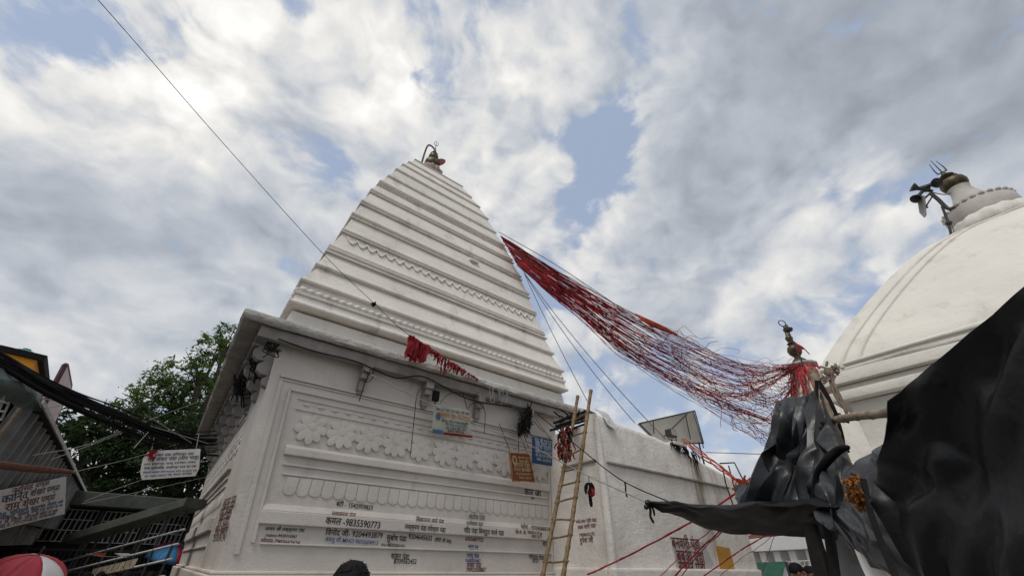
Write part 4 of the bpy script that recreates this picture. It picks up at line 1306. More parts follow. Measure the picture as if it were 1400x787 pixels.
rows = [[at(x, y, u=9.2 + .3 * i) for i, (x, y) in enumerate(r_)] for r_ in (((868, 428), (890, 438), (910, 447), (927, 457)), ((870, 431), (890, 442), (910, 451), (926, 458)), ((872, 434), (888, 445), (908, 453), (925, 458.5)))]
tag(sheet(rows, 5, 4, .02, 3, 3, .008, False).build('cloth_strip', ORANGE, None, True), 'orange strip of cloth tied along the top of the thread bundle', 'cloth')
# ================================================================ DOMED SHRINE ON THE RIGHT
ra = ray(1337, 285); mm_ = ra.y / ra.x
HB = (1.83 - 8 * mm_) / (1 + mm_)
DX, DY = 8 + HB, 1.83 - HB
dome = thing('domed_shrine', (DX, DY, 0), 'white four-sided domed shrine with ribbed edges rising behind the black tarpaulins', 'shrine')
def half_at(px, py):
    d = ray(px, py); m_ = d.y / d.x
    h = (m_ * DX - DY) / (1 + m_)
    return h, d.z / d.x * (DX - h)
sil = [half_at(x, y) for x, y in ((1126, 495), (1150, 460), (1190, 405), (1230, 365), (1270, 338), (1293, 326))]
ztop = at(1337, 300, u=DX).z - EYE
zc = 2.70
prof = [(HB - .16, zc + .02)] + sil
prof = [(a, b_) for a, b_ in prof]
prof.append((.30, prof[-1][1] + .10))
hs = np.array([p[0] for p in prof]); zs_ = np.array([p[1] for p in prof])
tt = np.linspace(0, 1, len(prof)); T2 = np.linspace(0, 1, 30)
cz = np.polyfit(tt, zs_, 4); ch = np.polyfit(tt, hs, 4)
pf = [(float(np.polyval(ch, q)), float(np.polyval(cz, q))) for q in T2]
pf[0] = prof[0]
def ringd(h, z, n=20, bulge=0.0):
    P = []
    cs = [(-h, h), (h, h), (h, -h), (-h, -h)]
    for c in range(4):
        a = cs[c]; d = cs[(c + 1) % 4]
        for i in range(n):
            t = i / n
            x = a[0] + (d[0] - a[0]) * t; y = a[1] + (d[1] - a[1]) * t
            k = 1 + bulge * math.sin(math.pi * t)
            j = .012 * noise.noise(Vector((x * 1.2, y * 1.2, z * 1.2)))
            P.append((DX + x * k + j, DY + y * k + j, z + EYE + j))
    return P
o = loft([ringd(h, z, 20, .05 * math.sin(math.pi * min(1, i / 29 + .1))) for i, (h, z) in enumerate(pf)]).build('dome', DOME, dome, True, angle=40)
b = MB()                                   # paired ribs along each corner and along the foot of each side
def side_pt(c, s, i, out=.0):
    h, z = pf[i]
    cs = [(-1, 1), (1, 1), (1, -1), (-1, -1)]
    a = cs[c]; d = cs[(c + 1) % 4]
    x = a[0] + (d[0] - a[0]) * s; y = a[1] + (d[1] - a[1]) * s
    k = 1 + .05 * math.sin(math.pi * min(1, i / 29 + .1)) * math.sin(math.pi * s)
    return Vector((DX + x * h * k, DY + y * h * k, z + EYE))
for c in range(4):
    for off, lim in ((.34, 25), (.60, 24)):
        q1 = []; q2 = []
        for i in range(2 if off < .5 else 3, lim):
            s = min(.48, off / (2 * pf[i][0]))
            q1.append(side_pt(c, s, i)); q2.append(side_pt(c, 1 - s, i))
        arch = []
        q = q1 + [side_pt(c, s_, lim) for s_ in (.42, .5, .58)] + q2[::-1]
        b.tube(q, .038, 6)
    for i_, r_ in ((1, .05), (3, .035)):
        b.tube([side_pt(c, s / 12, i_) for s in range(13)], r_, 6)
b.build('rib', DOME, dome, True, angle=60)
b = MB()
def sq(mb, h0, z0, h1, z1):
    mb.add(ringd(h0, z0, 8) + ringd(h1, z1, 8), [tuple(range(31, -1, -1)), tuple(range(32, 64))] + [(j, (j + 1) % 32, 32 + (j + 1) % 32, 32 + j) for j in range(32)])
for h, z0, z1 in ((HB, 2.50, 2.70), (HB - .10, 2.40, 2.497), (HB - .03, 2.25, 2.397), (HB - .22, 1.52, 2.247), (HB - .08, 1.34, 1.517), (HB + .06, 1.10, 1.337)):
    sq(b, h, z0, h - (.03 if z1 > 2.4 else 0), z1)
b.build('cornice', DOME, dome, True, bevel=.03, angle=35)
b = MB(); sq(b, HB - .02, -1.6, HB - .02, 1.098); b.build('wall', DOME, dome)
# finial
zb = at(1336, 284, u=DX).z - EYE - .66
b = MB(); b.lathe([(.3, -.25), (.72, -.10), (.78, .02), (.74, .16), (.62, .27), (.3, .28)], W(DX, DY, zb), 48, lobes=15, lamp=.12); b.build('lotus_base', ROUGHW, dome, True, angle=60)
b = MB(); b.lathe([(.3, .26), (.54, .28), (.56, .32), (.56, .58), (.52, .64), (.3, .66)], W(DX, DY, zb), 40)
for i in range(26):
    a = i * 2 * math.pi / 26; b.ball(W(DX + .53 * math.cos(a), DY + .53 * math.sin(a), zb + .65), (.055, .055, .035), 6)
b.build('drum', mat('drum_lime', (.47, .44, .405), .85, .1, 3, .5, 20, (.25, .21, .19), .5, 1.5), dome, True, angle=45)
MB().lathe([(.2, .64), (.31, .68), (.345, .74), (.33, .82), (.26, .92), (.20, 1.06), (.17, 1.20), (.19, 1.27), (.10, 1.28)], W(DX, DY, zb), 28).build('white_pot', mat('pot_lime', (.45, .43, .39), .8, .1, 4, .4, 20, (.2, .18, .15), .5, 3), dome, True, angle=60)
BP = MB().lathe([(.08, 1.27), (.16, 1.29), (.215, 1.35), (.23, 1.43), (.21, 1.52), (.13, 1.57), (.16, 1.61), (.10, 1.65), (.13, 1.69), (.07, 1.74), (.03, 1.82)], W(DX, DY, zb), 24).build('brass_pot', BRASS, dome, True, angle=50)
tp = Vector(W(DX, DY, zb + 1.74))
b = MB(); b.tube([tp, tp + Vector((0, 0, .12))], .025, 6); b.tube([tp + Vector((0, .08, .10)), tp + Vector((0, -.08, .10))], .014, 5)
for s in (-1, 0, 1): b.tube([tp + Vector((0, s * .075, .10)), tp + Vector((0, s * .08, .22)), tp + Vector((0, s * .06, .46 if s else .54))], [.014, .012, .005], 5)
b.build('trident', IRON, BP, True)
# loudspeakers on an arm beside the finial
ls = thing('loudspeaker_mast', at(1300, 320, u=DX - .7), 'cluster of grey horn loudspeakers on a bent bracket beside the dome finial', 'loudspeaker')
def pp(x, y, du=0): return at(x, y, u=DX - .75 + du)
MB().tube([pp(1301, 323), pp(1296, 303), pp(1288, 282)], .022, 6).build('pole', IRON, ls, True)
b = MB(); b.tube(catmull([pp(1306, 283), pp(1296, 285), pp(1283, 273), pp(1272, 264)], 5), [.036] * 15 + [.03], 8); b.tube(catmull([pp(1272, 264), pp(1262, 275), pp(1268, 284)], 4), .02, 5); b.tube([pp(1275, 268), pp(1266, 282)], .015, 5)
b.build('arm', IRON, ls, True)
GREYBOX = mat('weathered_grey_box', (.26, .24, .235), .6, .15, 8, dirt=(.12, .08, .06), dirt_amt=.5, dirt_scale=6)
q = [(1253, 266), (1265, 268), (1267, 294), (1264, 298), (1257, 291)]
nn = (CAMPOS - pp(1260, 280)).normalized()
MB().plate([pp(x, y) + nn * .08 for x, y in q], nn, .22).build('box_speaker', GREYBOX, ls, bevel=.015)
def horn(a, c, r):
    ax = c - a; L_ = ax.length
    return MB().lathe([(r * .35, -.16), (r * .35, 0), (r * .3, .02), (r * .45, L_ * .5), (r, L_), (r * .92, L_ * .98), (r * .4, L_ * .55), (.01, L_ * .5)], a, 16, axis=ax)
horn(pp(1262, 259), pp(1247, 256, -.1), .10).build('horn', IRON, ls, True, angle=50)
horn(pp(1268, 254), pp(1281, 250, -.15), .11).build('horn', IRON, ls, True, angle=50)
horn(pp(1259, 264, -.05), pp(1252, 272, -.2), .10).build('horn', IRON, ls, True, angle=50)
b = MB(); b.ball(pp(1297, 305), (.06, .06, .05), 8); b.ball(pp(1266, 258), (.10, .08, .07), 8); b.tube(catmull([pp(1297, 300), pp(1304, 315), pp(1303, 325)], 4), .008, 4); b.tube(catmull([pp(1270, 262), pp(1290, 266), pp(1300, 264)], 4), .010, 4)
b.build('clamp', IRON, ls, True)

# ================================================================ BLACK TARPAULINS
def px_rows(rows): return [[at(x, y, u=u_) for x, y, u_ in r_] for r_ in rows]
# big sheet of the stall on the right
rows = px_rows([
    [(1215, 547, 1.95), (1268, 505, 1.85), (1330, 452, 1.75), (1400, 394, 1.62), (1500, 312, 1.5), (1680, 202, 1.28)],
    [(1214, 566, 1.98), (1275, 545, 1.90), (1340, 500, 1.80), (1410, 450, 1.66), (1500, 395, 1.52), (1680, 285, 1.30)],
    [(1209, 600, 2.05), (1270, 600, 2.0), (1340, 590, 1.88), (1410, 570, 1.72), (1500, 540, 1.58), (1680, 570, 1.36)],
    [(1193, 650, 2.22), (1262, 655, 2.08), (1335, 660, 1.94), (1410, 665, 1.80), (1500, 670, 1.66), (1680, 700, 1.44)],
    [(1188, 678, 2.16), (1258, 700, 2.10), (1330, 722, 1.90), (1410, 740, 1.76), (1500, 760, 1.62), (1680, 790, 1.40)],
    [(1222, 738, 2.2), (1275, 775, 2.12), (1340, 800, 2.0), (1410, 830, 1.86), (1500, 860, 1.7), (1680, 890, 1.48)],
    [(1262, 790, 2.22), (1300, 840, 2.15), (1350, 870, 2.05), (1410, 900, 1.9), (1500, 940, 1.75), (1680, 970, 1.53)]])
big = crumple(rows, 11, 9, .055, 4, .004, .75, .45, .22, .006).build('stall_tarpaulin', BLACKTARP, None, True, angle=40)
tag(big, 'large black plastic tarpaulin sheet filling the lower right corner in front of the dome', 'tarpaulin')
# crumpled sheet over the bamboo frame
rows = px_rows([
    [(1061, 548, 4.7), (1082, 543, 4.75), (1106, 540, 4.75), (1116, 528, 4.6), (1126, 545, 4.4)],
    [(1055, 580, 4.62), (1078, 582, 4.45), (1104, 576, 4.7), (1124, 580, 4.4), (1146, 600, 4.2)],
    [(1046, 612, 4.6), (1072, 620, 4.65), (1098, 616, 4.35), (1122, 616, 4.45), (1154, 634, 4.05)],
    [(1030, 648, 4.5), (1060, 652, 4.35), (1090, 650, 4.55), (1116, 648, 4.25), (1150, 662, 4.0)],
    [(1004, 700, 4.45), (1046, 698, 4.5), (1080, 698, 4.3), (1112, 698, 4.3), (1150, 710, 3.9)]])
tag(crumple(rows, 14, 6, .13, 12, .004, 0, .36, .12, .014).build('crumpled_tarpaulin', GREYTARP, None, True, angle=38), 'crumpled dusty black tarpaulin draped over the bamboo frame below the dome', 'tarpaulin')
rows = px_rows([
    [(1118, 650, 4.0), (1138, 630, 4.1), (1152, 622, 4.0), (1172, 640, 3.6), (1196, 618, 3.2), (1240, 600, 2.8)],
    [(1116, 684, 4.0), (1136, 670, 3.8), (1150, 662, 3.8), (1166, 664, 3.5), (1185, 655, 3.0), (1240, 650, 2.7)],
    [(1118, 716, 3.9), (1136, 706, 3.7), (1150, 704, 3.7), (1166, 700, 3.3), (1190, 706, 2.9), (1245, 705, 2.65)],
    [(1140, 720, 3.7), (1150, 722, 3.5), (1164, 730, 3.4), (1188, 740, 3.0), (1215, 752, 2.8), (1262, 752, 2.6)],
    [(1172, 756, 3.4), (1180, 762, 3.3), (1192, 770, 3.2), (1212, 782, 2.9), (1240, 795, 2.75), (1290, 810, 2.6)]])
tag(crumple(rows, 13, 7, .095, 22, .004, 0, .36, .3, .014).build('hanging_tarpaulin', GREYTARP, None, True, angle=38), 'black tarpaulin hanging in folds between the crumpled sheet and the big sheet', 'tarpaulin')
# thick rolled fold over the frame
q = catmull([at(x, y, u=u_) for x, y, u_ in ((1161, 612, 3.9), (1145, 618, 3.95), (1130, 630, 3.95), (1117, 650, 4.0), (1113, 680, 4.0), (1116, 700, 4.0))], 6)
tag(MB().tube([p + Vector((0, 0, .02 * noise.noise(p * 6))) for p in q], [.014 + .020 * math.sin(math.pi * (i / (len(q) - 1)) ** .6) for i in range(len(q))], 8).build('rolled_tarpaulin', CANOPY, None, True, angle=180), 'rolled edge of black tarpaulin hooked across the crumpled sheet', 'tarpaulin')
# pointed canopy
bk = [(886, 685, 4.2), (925, 686, 4.3), (975, 691, 4.4), (1030, 689, 4.4), (1080, 684, 4.3), (1122, 680, 4.2), (1150, 688, 4.0)]
top = [(886, 686, 4.1), (925, 688, 3.95), (975, 694, 3.85), (1030, 692, 3.85), (1080, 687, 3.85), (1122, 684, 3.75), (1150, 692, 3.6)]
midp = [(887, 688, 4.11), (930, 696, 4.15), (980, 707, 4.25), (1030, 709, 4.25), (1080, 708, 4.2), (1122, 708, 4.05), (1150, 712, 3.9)]
bot = [(889, 691, 4.14), (930, 706, 4.4), (975, 725, 4.7), (1020, 730, 4.75), (1070, 731, 4.7), (1112, 734, 4.5), (1145, 738, 4.3)]
rows = px_rows([bk, top, midp, bot])
tag(crumple(rows, 12, 5, .045, 31, .004, 0, .45, .15, .008).build('canopy_tarpaulin', CANOPY, None, True, angle=40), 'black tarpaulin canopy drawn to a tied point in front of the annex', 'tarpaulin')
mb = MB()
mb.ball(K0, .035, 8); mb.ball(K0 + Vector((-.03, .01, -.04)), .028, 8)
mb.tube(catmull([K0, K0 + Vector((.02, 0, -.07)), K0 + Vector((.0, 0, -.13)), K0 + Vector((.03, -.01, -.19))], 4), [.014] * 12 + [.006], 5)
mb.tube(catmull([K0, K0 + Vector((.04, -.02, -.05)), K0 + Vector((.05, -.02, -.12))], 4), [.012] * 8 + [.006], 5)
tag(mb.build('tied_knot', BLACKTARP, None, True), 'black knot with loose tails at the pointed tip of the canopy', 'knot')
mb = MB()
c = at(1012, 680, u=4.6)
rows = px_rows([[(1003, 664, 4.8), (1014, 660, 4.8), (1028, 664, 4.7)], [(1004, 676, 4.7), (1014, 674, 4.6), (1026, 676, 4.6)], [(1010, 690, 4.5), (1018, 688, 4.5), (1030, 686, 4.5)]])
tag(sheet(rows, 6, 6, .05, 5, 3, .004).build('gathered_tarpaulin', GREYTARP, None, True, angle=60), 'gathered corner of tarpaulin knotted to the red ropes above the canopy', 'tarpaulin')

# bamboo frame and sticks
fr = thing('bamboo_frame', at(1140, 590, u=4.6), 'weathered bamboo frame holding up the crumpled tarpaulin', 'frame')
mb = MB(); bamboo(mb, [at(1112, 508, u=4.6), at(1127, 550, u=4.5), at(1142, 592, u=4.4), at(1160, 640, u=4.3), at(1215, 790, u=4.0)], .036); mb.build('upright', OLDWOOD, fr, True, angle=50)
mb = MB(); bamboo(mb, [at(1134, 575, u=4.45), at(1170, 569, u=4.1), at(1216, 564, u=3.7), at(1300, 552, u=3.2)], .030); mb.build('crossbar', OLDWOOD, fr, True, angle=50)
mb = MB()
for i in range(9): p = at(1137 + rnd.gauss(0, 2.5), 578 + rnd.gauss(0, 4), u=4.4); mb.tube([p, p + Vector((rnd.uniform(-.06, .06), rnd.uniform(-.1, .1), rnd.uniform(-.08, .05)))], .016, 4)
for pts in (((1120, 520), (1134, 545), (1146, 572)), ((1122, 528), (1140, 560), (1150, 590), (1154, 612)), ((1116, 520), (1118, 540), (1132, 572)), ((1140, 590), (1152, 606), (1160, 618))): mb.tube(catmull([at(x, y, u=4.5) for x, y in pts], 4), .015, 5)
mb.build('lashing', DARKWOOD, fr, True)
mb = MB()
for pts in (((1131, 503), (1135, 520), (1142, 540), (1153, 556)), ((1136, 502), (1138, 520), (1150, 545), (1158, 566)), ((1124, 521), (1134, 512), (1141, 508)), ((1128, 504), (1136, 508), (1142, 503))):
    mb.tube(catmull([at(x, y, u=4.6) for x, y in pts], 4), .014, 5)
for i in range(30): p = at(1136 + rnd.gauss(0, 4), 509 + rnd.gauss(0, 5), u=4.6); mb.tube([p, p + Vector((rnd.uniform(-.05, .05), rnd.uniform(-.05, .05), rnd.uniform(-.05, .05)))], .012, 4)
tag(mb.build('dry_stalk', OLDWOOD, None, True), 'dried flower stalk with knotted head lashed to the bamboo upright', 'stalk')
# stall posts and pale cloth
tag(MB().tube([at(1107, 715, u=4.0), at(1112, 735, u=4.0), at(1120, 765, u=3.9), at(1126, 790, u=3.9), at(1140, 1150, u=3.3)], [.05, .055, .06, .06, .06], 8).build('post', DARKWOOD, None, True), 'thick dark post under the canopy in front of the white balcony building', 'post')
tag(MB().tube([at(1128, 700, u=3.9), at(1136, 745, u=3.9), at(1142, 790, u=3.9), at(1155, 1100, u=3.4)], .035, 8).build('post', DARKWOOD, None, True), 'thin dark post beside the thick one under the canopy', 'post')
tag(MB().tube([at(1180, 655, u=2.55), at(1190, 700, u=2.5), at(1206, 745, u=2.45), at(1228, 795, u=2.4), at(1330, 1100, u=2.0)], .013, 8).build('post', DARKWOOD, None, True), 'slanting dark stick behind the dried marigolds', 'post')
PALECLOTH = mat('pale_grey_sheet', (.26, .25, .24), .5, .15, 4, .3, 10, (.12, .12, .12), .5, 2)
rows = px_rows([[(1134, 726, 4.6), (1152, 728, 4.6), (1172, 748, 4.6)], [(1138, 760, 4.6), (1158, 762, 4.6), (1190, 776, 4.5)], [(1142, 800, 4.5), (1166, 802, 4.5), (1214, 805, 4.4)], [(1150, 1000, 4.3), (1180, 1000, 4.3), (1230, 1000, 4.2)]])
tag(sheet(rows, 6, 6, .05, 3, 5, .004).build('plastic_sheet', PALECLOTH, None, True), 'pale grey plastic sheet hanging under the tarpaulins', 'sheet')
rows = px_rows([[(1168, 750, 3.2), (1180, 758, 3.2), (1192, 766, 3.15)], [(1178, 775, 3.2), (1190, 778, 3.2), (1212, 783, 3.1)], [(1190, 800, 3.2), (1205, 805, 3.2), (1226, 800, 3.1)]])
tag(sheet(rows, 6, 5, .02, 3, 8, .004).build('cloth_corner', SIGNWHITE, None, True), 'white cloth corner showing below the hanging tarpaulin', 'cloth')
# marigolds
mb = MB()
def bloom(mb, c, r):
    for i in range(34):
        d = Vector((rnd.gauss(0, 1), rnd.gauss(0, 1), rnd.gauss(0, 1))).normalized()
        e = d.orthogonal().normalized() * r * .35
        f_ = d.cross(e)
        p = c + d * r * .3; q_ = c + d * r * rnd.uniform(.8, 1.15)
        mb.add([p - e * .4, q_ - e, q_ + d * r * .12, q_ + e, p + e * .4], [(0, 1, 2, 3, 4)])
for i in range(34):
    t_ = rnd.random()
    bloom(mb, at(1166 + rnd.gauss(0, 4.5) + 8 * t_, 652 + 42 * t_ + rnd.uniform(-2, 2), u=2.55 + rnd.uniform(-.05, .05)), rnd.uniform(.010, .020))
tag(mb.build('marigold_garland', MARIGOLD), 'dried orange marigolds tied to the slanting stick by the big tarpaulin', 'garland')

# ================================================================ RED ROPES AND ORANGE CLOTH
KN = at(1019, 666, u=5.6)
q = [at(936, 602, v=AV - .06), at(960, 620, u=7.0), at(985, 640, u=6.4), KN]
mb = MB()
for k in range(4):
    qq = [p + Vector((rnd.gauss(0, .03), rnd.gauss(0, .03), rnd.gauss(0, .03))) for p in q]
    mb.tube(catmull(qq, 6), [rnd.uniform(.005, .016) for _ in range(19)], 5)
tag(mb.build('orange_cloth', ORANGE, None, True), 'twisted orange cloth stretched from the floodlight to the red rope knot', 'cloth')
mb = MB()
for i in range(26):
    p = KN + Vector((rnd.gauss(0, .04), rnd.gauss(0, .04), rnd.gauss(0, .035)))
    mb.tube(catmull([p, p + Vector((rnd.gauss(0, .05), rnd.gauss(0, .05), rnd.gauss(0, .045))), p + Vector((rnd.gauss(0, .06), rnd.gauss(0, .06), rnd.gauss(0, .05)))], 3), .010, 4)
tag(mb.build('rope_knot', ORANGE, None, True), 'orange and red knot where the ropes meet above the canopy', 'knot')
def rope(pts, r, label, m_=REDCLOTH):
    P = catmull(pts, 12)
    P = [p + Vector((0, 0, .010 * noise.noise(p * 5))) for p in P]
    tag(MB().tube(P, [.62 * r * (1 + .45 * noise.noise(p * 14)) for p in P], 5).build('red_rope', m_, None, True, angle=180), label, 'rope', 'red ropes round the annex')
rope([at(803, 785, v=4.35), at(860, 758, v=4.2), at(943, 714, u=5.4), KN], .018, 'longest red rope, rising from the foot of the annex corner to the orange knot')
rope([KN, at(1045, 640, u=5.9), at(1062, 622, u=6.2)], .014, 'red rope running up from the orange knot behind the crumpled tarpaulin')
rope([at(918, 792, v=4.2), at(950, 757, u=6.2), at(982, 727, u=5.8), at(1000, 706, u=5.4)], .016, 'thick red rope crossing the names on the annex front')
rope([at(925, 795, v=4.25), at(955, 757, u=6.3), at(985, 728, u=5.9), at(1006, 706, u=5.5)], .010, 'thin red rope twisted beside the thick one over the annex names', DARKTHREAD)
rope([at(898, 792, v=4.25), at(933, 757, u=6.2), at(968, 727, u=5.7), at(990, 706, u=5.3)], .009, 'thin red rope left of the names painted on the annex front')
rope([at(955, 792, v=4.2), at(1000, 760, u=6.8), at(1037, 737, u=6.6), at(1060, 722, u=6.2)], .013, 'red rope passing in front of the ochre patch')
rope([at(980, 790, v=4.2), at(1010, 765, u=6.8), at(1033, 750, u=6.6), at(1060, 728, u=6.2)], .006, 'thin red string below the rope over the ochre patch')
rope([at(1040, 790, u=8.5), at(1048, 764, u=8.2), at(1060, 728, u=7.5)], .007, 'thin red string hanging before the green awning')
mb = MB()
for pts in (((984, 633), (1004, 632), (1012, 648), (1020, 664)), ((988, 640), (992, 660), (1002, 690)), ((996, 636), (1010, 690)), ((1020, 664), (1034, 645), (1050, 628))):
    mb.tube([at(x, y, u=6.6) for x, y in pts], .011, 5)
tag(mb.build('bent_rod', IRON, None, True), 'thin bent iron rods standing behind the orange knot at the annex end', 'rods')

# ================================================================ WHITE BUILDING BEYOND
wp = at(1075, 745, u=22)
d0 = at(1030, 737, u=23.5); d1 = at(1125, 733, u=20.5)
ax = Vector((d1.x - d0.x, d1.y - d0.y, 0)).normalized(); nr = Vector((-ax.y, ax.x, 0))
if nr.dot(CAMPOS - d0) < 0: nr = -nr
org = Vector((d0.x, d0.y, 0)) - ax * 3
def LB(mb, s0, s1, z0, z1, o0, o1):
    P = []
    for z in (z0, z1):
        for s, o_ in ((s0, o0), (s1, o0), (s1, o1), (s0, o1)):
            q = org + ax * s + nr * o_; P.append((q.x, q.y, z))
    mb.hexa(P)
ztp = at(1075, 733, u=22).z
wb = thing('balcony_building', org + ax * 4, 'far white building with a row of corbels under its flat roof, right of the annex', 'building')
FARW = mat('far_whitewash', (.66, .65, .63), .85, .06, .6, dirt=(.4, .36, .32), dirt_amt=.4, dirt_scale=.5)
b = MB(); LB(b, 0, 10, 0, ztp - .25, -6, 0); b.build('wall', FARW, wb)
b = MB(); LB(b, -.1, 10.1, ztp - .52, ztp - .02, 0.003, .62); LB(b, -.1, 10.1, ztp - .245, ztp + .02, -6, 0); b.build('roof_slab', FARW, wb, bevel=.02)
for i in range(9):
    b = MB(); s = .6 + i * 1.12; LB(b, s, s + .5, ztp - 1.05, ztp - .523, .003, .45); b.build('corbel', FARW, wb, bevel=.03)
b = MB()
for i in range(5): s = 1.0 + i * 2; LB(b, s, s + 1.1, ztp - 2.4, ztp - 1.3, -.05, .02)
b.build('window', GREENROOF, wb)
b = MB(); LB(b, -.2, 10.2, ztp + .023, ztp + .18, -2.0, .30); b.build('roof_tile', mat('dull_red_tile', (.22, .07, .05), .8, .2, 5), wb)
ga = [at(x, y, u=14) for x, y in ((1033, 769), (1074, 767), (1078, 789), (1036, 791))]
gt = thing('green_awning', (ga[0] + ga[2]) / 2, 'dark green awning below the white balcony building', 'awning')
GREENAWN = mat('green_canvas', (.012, .07, .045), .6, .2, 4, .2, 20)
rows = [[ga[0].lerp(ga[1], s / 3) + Vector((0, 0, 0)) for s in range(4)], [ga[0].lerp(ga[3], .4).lerp(ga[1].lerp(ga[2], .4), s / 3) + Vector((-.12, 0, .0)) for s in range(4)], [ga[3].lerp(ga[2], s / 3) + Vector((-.5, 0, -.1)) for s in range(4)]]
sheet(rows, 4, 4, .02, 2, 2, .01, False).build('canvas', GREENAWN, gt, True)
b = MB()
for p in (ga[0], ga[1]): b.tube([p, Vector((p.x, p.y, 0))], .04, 6)
b.build('post', IRON, gt)
b = MB()
for y_ in (765, 772, 779): b.tube([at(1062, y_ + 3, u=16), at(1118, y_, u=14.5)], .02, 4)
for i in range(10): x = 1064 + i * 6; b.tube([at(x, 765, u=15.5), at(x + 1, 795, u=15.5)], .014, 4)
tag(b.build('white_railing', WHITEMETAL, None, True), 'white pipe railing beside the green awning', 'railing')
# ================================================================ CORRUGATED SHED (left)
G0 = at(58, 548, z=1.4); G1 = at(118, 672, z=1.4)
gd_ = Vector((G1.x - G0.x, G1.y - G0.y, 0)).normalized(); gn_ = Vector((gd_.y, -gd_.x, 0))
N0 = G0 - gn_ * .19; F0 = G1 - gn_ * .19
ldir = Vector((F0.x - N0.x, F0.y - N0.y, 0)).normalized()
ln = Vector((ldir.y, -ldir.x, 0))                        # towards the lane
def shed(x, y, off=0.0): return at_plane(x, y, N0 + ln * off, ln)
shd = thing('corrugated_shed', Vector((N0.x - 1, (N0.y + F0.y) / 2, 0)), 'grey corrugated metal shed wall above the lane, with a tarpaulin-covered roof', 'shed')
# corrugated sheets: trapezoid ribs
def corr(pt_a, pt_b, z0a, z0b, z1, pitch, depth):
    mb = MB()
    L_ = (pt_b - pt_a).length; k = int(L_ / pitch)
    vs = []
    for i in range(k * 4 + 1):
        t = i / (k * 4)
        ph = i % 4
        o_ = depth if ph in (1, 2) else 0
        p = pt_a.lerp(pt_b, t) + ln * o_
        z0 = z0a + (z0b - z0a) * t
        vs += [(p.x, p.y, z0), (p.x, p.y, z1)]
    n_ = len(vs) // 2
    mb.add(vs, [(2 * i, 2 * i + 2, 2 * i + 3, 2 * i + 1) for i in range(n_ - 1)])
    return mb
base_a = Vector((N0.x, N0.y, 0)) - ldir * 3.5; base_b = Vector((F0.x, F0.y, 0))
zr = N0.z
S0 = 3.6                                  # the roof proper starts here; the near end is lower
o = corr(base_a, base_a + ldir * S0, EYE + .28, EYE + .38, EYE + .98, .40, .11).build('corrugated_wall', CORR, shd)
sm = o.modifiers.new('thickness', 'SOLIDIFY'); sm.thickness = .004
o = corr(base_a + ldir * S0, base_b, EYE + .35, EYE + .55, zr - .02, .40, .11).build('corrugated_wall', CORR, shd)
sm = o.modifiers.new('thickness', 'SOLIDIFY'); sm.thickness = .004
o = corr(base_a + ldir * 3, base_b - ldir * 1.2, EYE + .02, EYE + .22, EYE + .50, .22, .05)
o2 = o.build('lower_sheet', CORR, shd); sm = o2.modifiers.new('thickness', 'SOLIDIFY'); sm.thickness = .004
for q in o2.data.vertices: q.co += ln * -.12
b = MB()
def lb(mb, s0, s1, o0, o1, z0, z1, org_=base_a):
    P = []
    for z in (z0, z1):
        for s, o_ in ((s0, o0), (s1, o0), (s1, o1), (s0, o1)):
            q = org_ + ldir * s + ln * o_; P.append((q.x, q.y, z))
    mb.hexa(P)
LW = (base_b - base_a).length
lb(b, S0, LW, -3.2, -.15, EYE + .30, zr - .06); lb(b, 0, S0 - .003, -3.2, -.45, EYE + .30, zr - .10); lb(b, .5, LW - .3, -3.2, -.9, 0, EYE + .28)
b.build('interior_shade', DARKINT, shd)  # solid near-black boxes in place of the shade inside the shed
b = MB(); lb(b, S0, LW + .1, -3.4, .16, zr - .0, zr + .04); b.build('roof', mat('shade_dark_roof', (.035, .034, .033), .8, .3, 4), shd)  # sheet coloured near-black so its underside reads as eave shade
b = MB(); lb(b, S0, LW + .15, .165, .185, zr - .01, zr + .035); b.build('gutter', WHITEMETAL, shd)
b = MB()
for s in np.arange(3.4, LW, 2.2): b = MB(); lb(b, s, s + .10, .075, .10, EYE + .30, zr - .03); b.build('batten', OLDWOOD, shd)
for s in np.arange(3.6, LW, 1.9): b = MB(); lb(b, s, s + .08, -.6, -.5, 0, EYE + .3); b.build('post', DARKWOOD, shd)
# grille window at the near end
gw = [shed(x, y, .10) for x, y in ((-30, 516), (17, 540), (2, 573), (-40, 580))]
b = MB()
for i in range(5): b.tube([gw[0].lerp(gw[1], i / 4), gw[3].lerp(gw[2], i / 4)], .012, 4)
for i in range(4): b.tube([gw[0].lerp(gw[3], i / 3), gw[1].lerp(gw[2], i / 3)], .012, 4)
wn = MB().plate([p - ln * .03 for p in gw], ln, .02).build('window', mat('dark_green_glass', (.01, .035, .03), .3, .2, 3), shd)
b.build('window_bar', WHITEMETAL, wn)
# tarpaulin over the roof end
rows = [[at(x, y, d=d_) for x, y, d_ in r_] for r_ in (
    ((-40, 478, 5.0), (0, 491, 5.4), (24, 500, 5.8), (40, 512, 6.2), (52, 528, 6.8), (58, 548, 7.2)),
    ((-40, 496, 4.9), (0, 505, 5.3), (26, 514, 5.7), (42, 524, 6.1), (50, 537, 6.6), (57, 553, 7.1)),
    ((-40, 512, 4.9), (0, 520, 5.2), (24, 526, 5.6), (40, 533, 6.0), (48, 545, 6.5), (56, 558, 7.0)),
    ((-40, 545, 5.6), (0, 548, 6.0), (22, 553, 6.4), (38, 557, 6.8), (48, 560, 7.2), (56, 564, 7.5)))]
tag(sheet(rows, 7, 7, .10, 1.5, 5, .006, True, amp2=.02, freq2=7).build('roof_tarpaulin', SHEDTARP, None, True), 'grey-green tarpaulin over the shed roof at the left edge', 'tarpaulin')

